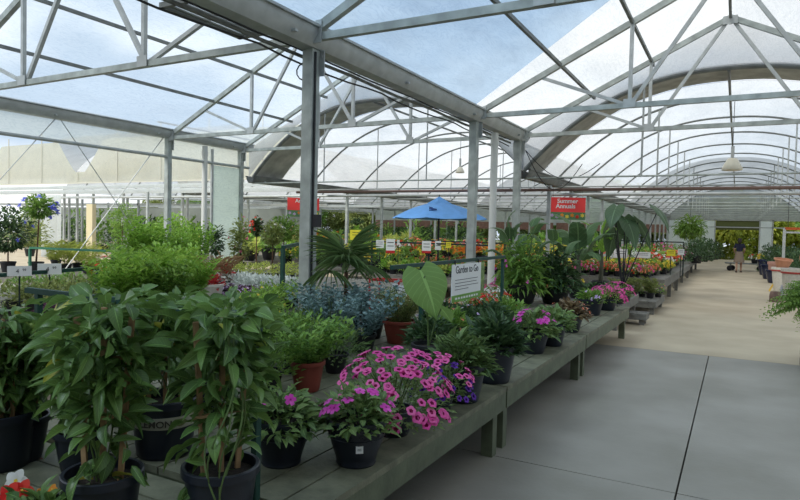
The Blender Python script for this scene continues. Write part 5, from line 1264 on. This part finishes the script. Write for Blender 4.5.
# dark glazed pots farther back and dark shrubs along the right side
for k, (px, py, r, h) in enumerate(((769, 279, .30, .6), (774, 283, .28, .5), (765, 275, .3, .7))):
    ceramic(px, py, r, h, mat('dark_blue_glaze', (.012, .018, .05), .2, spec=.6), f'dark blue glazed pot beyond the pale pots, {ORD[k]} one', name='glazed_pot')
field([(x, Y) for x, Y in ((782, 30.5), (790, 28.5), (797, 27), (774, 34), (778, 37), (769, 40), (771, 44), (792, 33), (803, 30), (799, 36))], DB, 'dark shrub right of the doorway, beyond the pots', 'dark_shrub', 'shrub', 'dark shrubs right of the aisle', 0, (.25, .3, POTN), sc=(1.25, 1.6))
# pale pole and rack with an orange tray at the right
p = on(782, 25.5, 0); t = thing('white_rack', p, 'white metal frame with a top bar at the right side', 'frame')
zt_ = zat(p, 228); MB().beam((0, 0, 0), (0, 0, zt_), .09).build('upright', STEELL, t); MB().beam((0, 0, zt_ - .15), (1.5, 0, zt_ - .15), .06).build('top_bar', STEELL, t); MB().beam((1.5, 0, 0), (1.5, 0, zt_ - .12), .09).build('upright', STEELL, t)
a = aty(797, 229, 19.0); t = thing('orange_tray', a, 'orange tray hung high at the right edge', 'tray'); MB().box((0, 0, 0), (.5, .4, .05)).box((0, 0, .03), (.54, .44, .012)).build('tray', mat('orange_plastic', (.75, .17, .05), .5), t)
for s in (-1, 1): MB().tube([(s * .2, 0, .03), (s * .2, 0, 2.98 - a.z)], .006, 4).build('hanger_wire', CABLE, t)
# near fern at the right edge, in a pot on an upturned crate
p = on(822, 9.6, 0); t = thing('wooden_crate', p, 'low wooden crate under the fern at the right edge', 'crate')
for k in range(5): MB().box((0, 0, .06 + .138 * k), (.46, .46, .09)).build('slat_ring', WOODG, t)
for sx in (-1, 1):
    for sy in (-1, 1): MB().box((sx * .2, sy * .2, .33), (.05, .05, .655)).build('corner_post', WOODG, t)
t = thing('potted_fern', (p.x, p.y, .48), 'bright green fern in a pot at the right edge of the view', 'fern')
t.location.z = .66; put('pot', pot_mesh(.17, .24, POTN), t); put('soil', soil_mesh(.17, .24), t)
zf_ = zat(p, 303) - .48; put('fronds', leaves_mesh('fronds', [(TL, fern_parts(n=260, L=.74, drop=.65), 0)], [L_FRN]), t, (0, 0, .2), sc=1.0); 

# ------------------------------------------------------------------ flat cart and the woman beyond it
p = on(746, 35.6, 0); t = thing('flat_cart', p, 'long flat trolley standing across the far end of the aisle', 'cart', rz=.05)
MB().box((0, 0, .38), (1.9, .75, .05)).build('platform', STEELD, t)
MB().tube([(.95, -.3, .4), (.98, -.3, 1.05), (.98, .3, 1.05), (.95, .3, .4)], .02, 8).build('handle', STEELL, t)
for sx in (-.75, -.6, .6, .78):
    o = MB().tube([(0, -.03, 0), (0, .03, 0)], .13, 16).build('wheel', BLACK, t, (sx, -.3 if abs(sx) > .7 else .3, .13))
for sx in (-.7, .7):
    MB().box((sx, 0, .27), (.06, .6, .2)).build('axle_bracket', STEELD, t)
for k, (dx, m_, lab) in enumerate(((.35, MR[2], 'white and red potted flowers riding on the flat trolley'), (.62, MY[0], 'yellow potted flowers on the right end of the trolley'))):
    put('cart_plant', m_, None, (p.x + dx, p.y, .405), sc=3.2, label=lab, cat='potted flowers')
def body_mesh(J, E_, name, m, root):
    me = bpy.data.meshes.new(name); names = list(J); me.from_pydata([J[n][:3] for n in names], [(names.index(a), names.index(b)) for a, b in E_], [])
    o = bpy.data.objects.new(name, me); COL.objects.link(o)
    md = o.modifiers.new('s', 'SKIN'); sv = me.skin_vertices[0].data
    for i, n in enumerate(names): r = J[n][3]; sv[i].radius = (r, r * (J[n][4] if len(J[n]) > 4 else 1)); sv[i].use_root = n == root
    o.modifiers.new('u', 'SUBSURF').levels = 2; dg = bpy.context.evaluated_depsgraph_get()
    out_ = bpy.data.meshes.new_from_object(o.evaluated_get(dg)); bpy.data.objects.remove(o); out_.materials.clear(); out_.materials.append(m)
    out_.polygons.foreach_set('use_smooth', [True] * len(out_.polygons)); return out_
SKINM = mat('skin', (.46, .27, .19), .55)
J = dict(pel=(0, 0, .92, .13, .8), ch=(0, 0, 1.22, .125, .75), nk=(0, 0, 1.40, .05), hd0=(0, .0, 1.46, .062), hd1=(0, .01, 1.54, .085, 1.1), hd2=(0, .01, 1.62, .07, 1.05))
Ej = [('pel', 'ch'), ('ch', 'nk'), ('nk', 'hd0'), ('hd0', 'hd1'), ('hd1', 'hd2')]
for s, n in ((-1, 'l'), (1, 'r')):
    st = .10 * s
    J.update({f'hip{n}': (.09 * s, 0, .86, .09), f'kn{n}': (.10 * s, .02 + st, .48, .058), f'an{n}': (.10 * s, -.02 + st * 1.4, .09, .036), f'to{n}': (.11 * s, .12 + st * 1.4, .035, .032, .8),
              f'sh{n}': (.165 * s, 0, 1.34, .052), f'el{n}': (.22 * s, -.0, 1.08, .04), f'wr{n}': (.19 * s, .16, .95, .026), f'ha{n}': (.18 * s, .25, .93, .022, 1.4)})
    Ej += [('pel', f'hip{n}'), (f'hip{n}', f'kn{n}'), (f'kn{n}', f'an{n}'), (f'an{n}', f'to{n}'), ('ch', f'sh{n}'), (f'sh{n}', f'el{n}'), (f'el{n}', f'wr{n}'), (f'wr{n}', f'ha{n}')]
    for q in range(4): J[f'f{q}{n}'] = (.18 * s + (q - 1.5) * .02, .32 - .01 * abs(q - 1.5), .90, .008); Ej.append((f'ha{n}', f'f{q}{n}'))
    J[f'th{n}'] = (.18 * s - s * .05, .27, .935, .009); Ej.append((f'ha{n}', f'th{n}'))
p = on(738.5, 34.0, 0); t = thing('person', p, 'person seen from behind in a dark top and tan knee-length skirt, walking beside the trolley', 'person', rz=.05)
put('body', body_mesh(J, Ej, 'body', SKINM, 'pel'), t)
JT = dict(a=(0, 0, .93, .155, .85), b=(0, 0, 1.1, .135, .8), c=(0, 0, 1.25, .15, .75), d=(0, 0, 1.37, .09, .8))
ET = [('a', 'b'), ('b', 'c'), ('c', 'd')]
for s, n in ((-1, 'l'), (1, 'r')):
    JT[f's{n}'] = (.17 * s, 0, 1.335, .066); JT[f'e{n}'] = (.215 * s, 0, 1.14, .055); ET += [('c', f's{n}'), (f's{n}', f'e{n}')]
put('top', body_mesh(JT, ET, 'top', mat('navy_cloth', (.012, .014, .035), .85), 'b'), t)
rows = [[((.15 + .09 * u) * math.cos(a) * (1 + .03 * math.sin(9 * a) * u), (.125 + .08 * u) * math.sin(a) * (1 + .03 * math.sin(9 * a) * u), 1.0 - .52 * u) for a in np.linspace(0, 2 * PI, 33)] for u in np.linspace(0, 1, 7)]
MB().sheet(rows).build('skirt', mat('tan_cloth', (.22, .17, .13), .85), t)
JH = dict(a=(0, -.012, 1.64, .078, 1.0), b=(0, -.035, 1.55, .092), c=(0, -.05, 1.44, .07), d=(0, -.06, 1.34, .05))
put('hair', body_mesh(JH, [('a', 'b'), ('b', 'c'), ('c', 'd')], 'hair', mat('dark_hair', (.02, .014, .01), .6), 'b'), t)
for s in (-1, 1): MB().box((.105 * s, .06 + .14 * s, .02), (.085, .24, .04)).build('sandal', BLACK, t)
# small feature of a face: nose, eyes and mouth on the far side of the head
MB().box((0, .108, 1.53), (.022, .03, .04), taper=1.4).build('nose', SKINM, t)
for s in (-1, 1): MB().lathe([(.001, -.01), (.011, 0), (.001, .01)], (.032 * s, .094, 1.555), 8).build('eye', WHITE, t)
MB().box((0, .1, 1.487), (.045, .012, .01)).build('mouth', mat('lips', (.35, .1, .09), .5), t)

# ------------------------------------------------------------------ trees outside
L_TREE = leafmat('sunlit_tree_leaf', (.16, .26, .04), (.34, .42, .08), .6, .4)
def tree_mesh(seed, m, n=3000):
    random.seed(seed); sp = []
    for k in range(9):
        c = Vector((U(-1.4, 1.4), U(-1.2, 1.2), U(2.0, 4.6))); r = U(.9, 1.5)
        for _ in range(n // 9):
            d = rdir(-1, 1); sp.append((c + d * r * U(.6, 1), d + rdir(-1, 1) * .6, U(-.6, .6), U(.28, .42), U(.16, .22)))
    for _ in range(n // 2): sp.append((Vector((U(-1.9, 1.9), U(-1, 1), U(.0, 2.6))), rdir(-.5, 1), U(-.6, .6), .35, .2))
    return leaves_mesh('crown', [(T2, sp, 0)], [m])
TM = [tree_mesh(41, L_TREE), tree_mesh(42, L_OLV), tree_mesh(43, L_MID)]
TR = MB().tube([(0, 0, 0), (.1, 0, 1.6), (0, .05, 3.6)], .16, 8, r2=.07).mesh('trunk', BARK)
xs_t = list(np.arange(-66, 14, 2.7))
for k, x in enumerate(xs_t):
    t = thing('outside_tree', (x, 55 + 5 * (k % 3), -.12), (f'sunlit yellow green tree outside the far doorway, {ORD[sum(1 for q in xs_t[:k] if -4 < q < 6)]} from the left' if -4 < x < 6 else f'green tree outside beyond the side bays, {ORD[k]} from the left'), 'tree', 'trees outside the doorway' if -4 < x < 6 else 'trees beyond the far end', rz=k * 1.3)
    put('crown', TM[0] if -4 < x < 6 else TM[1 + k % 2], t, sc=1.15); put('trunk', TR, t)
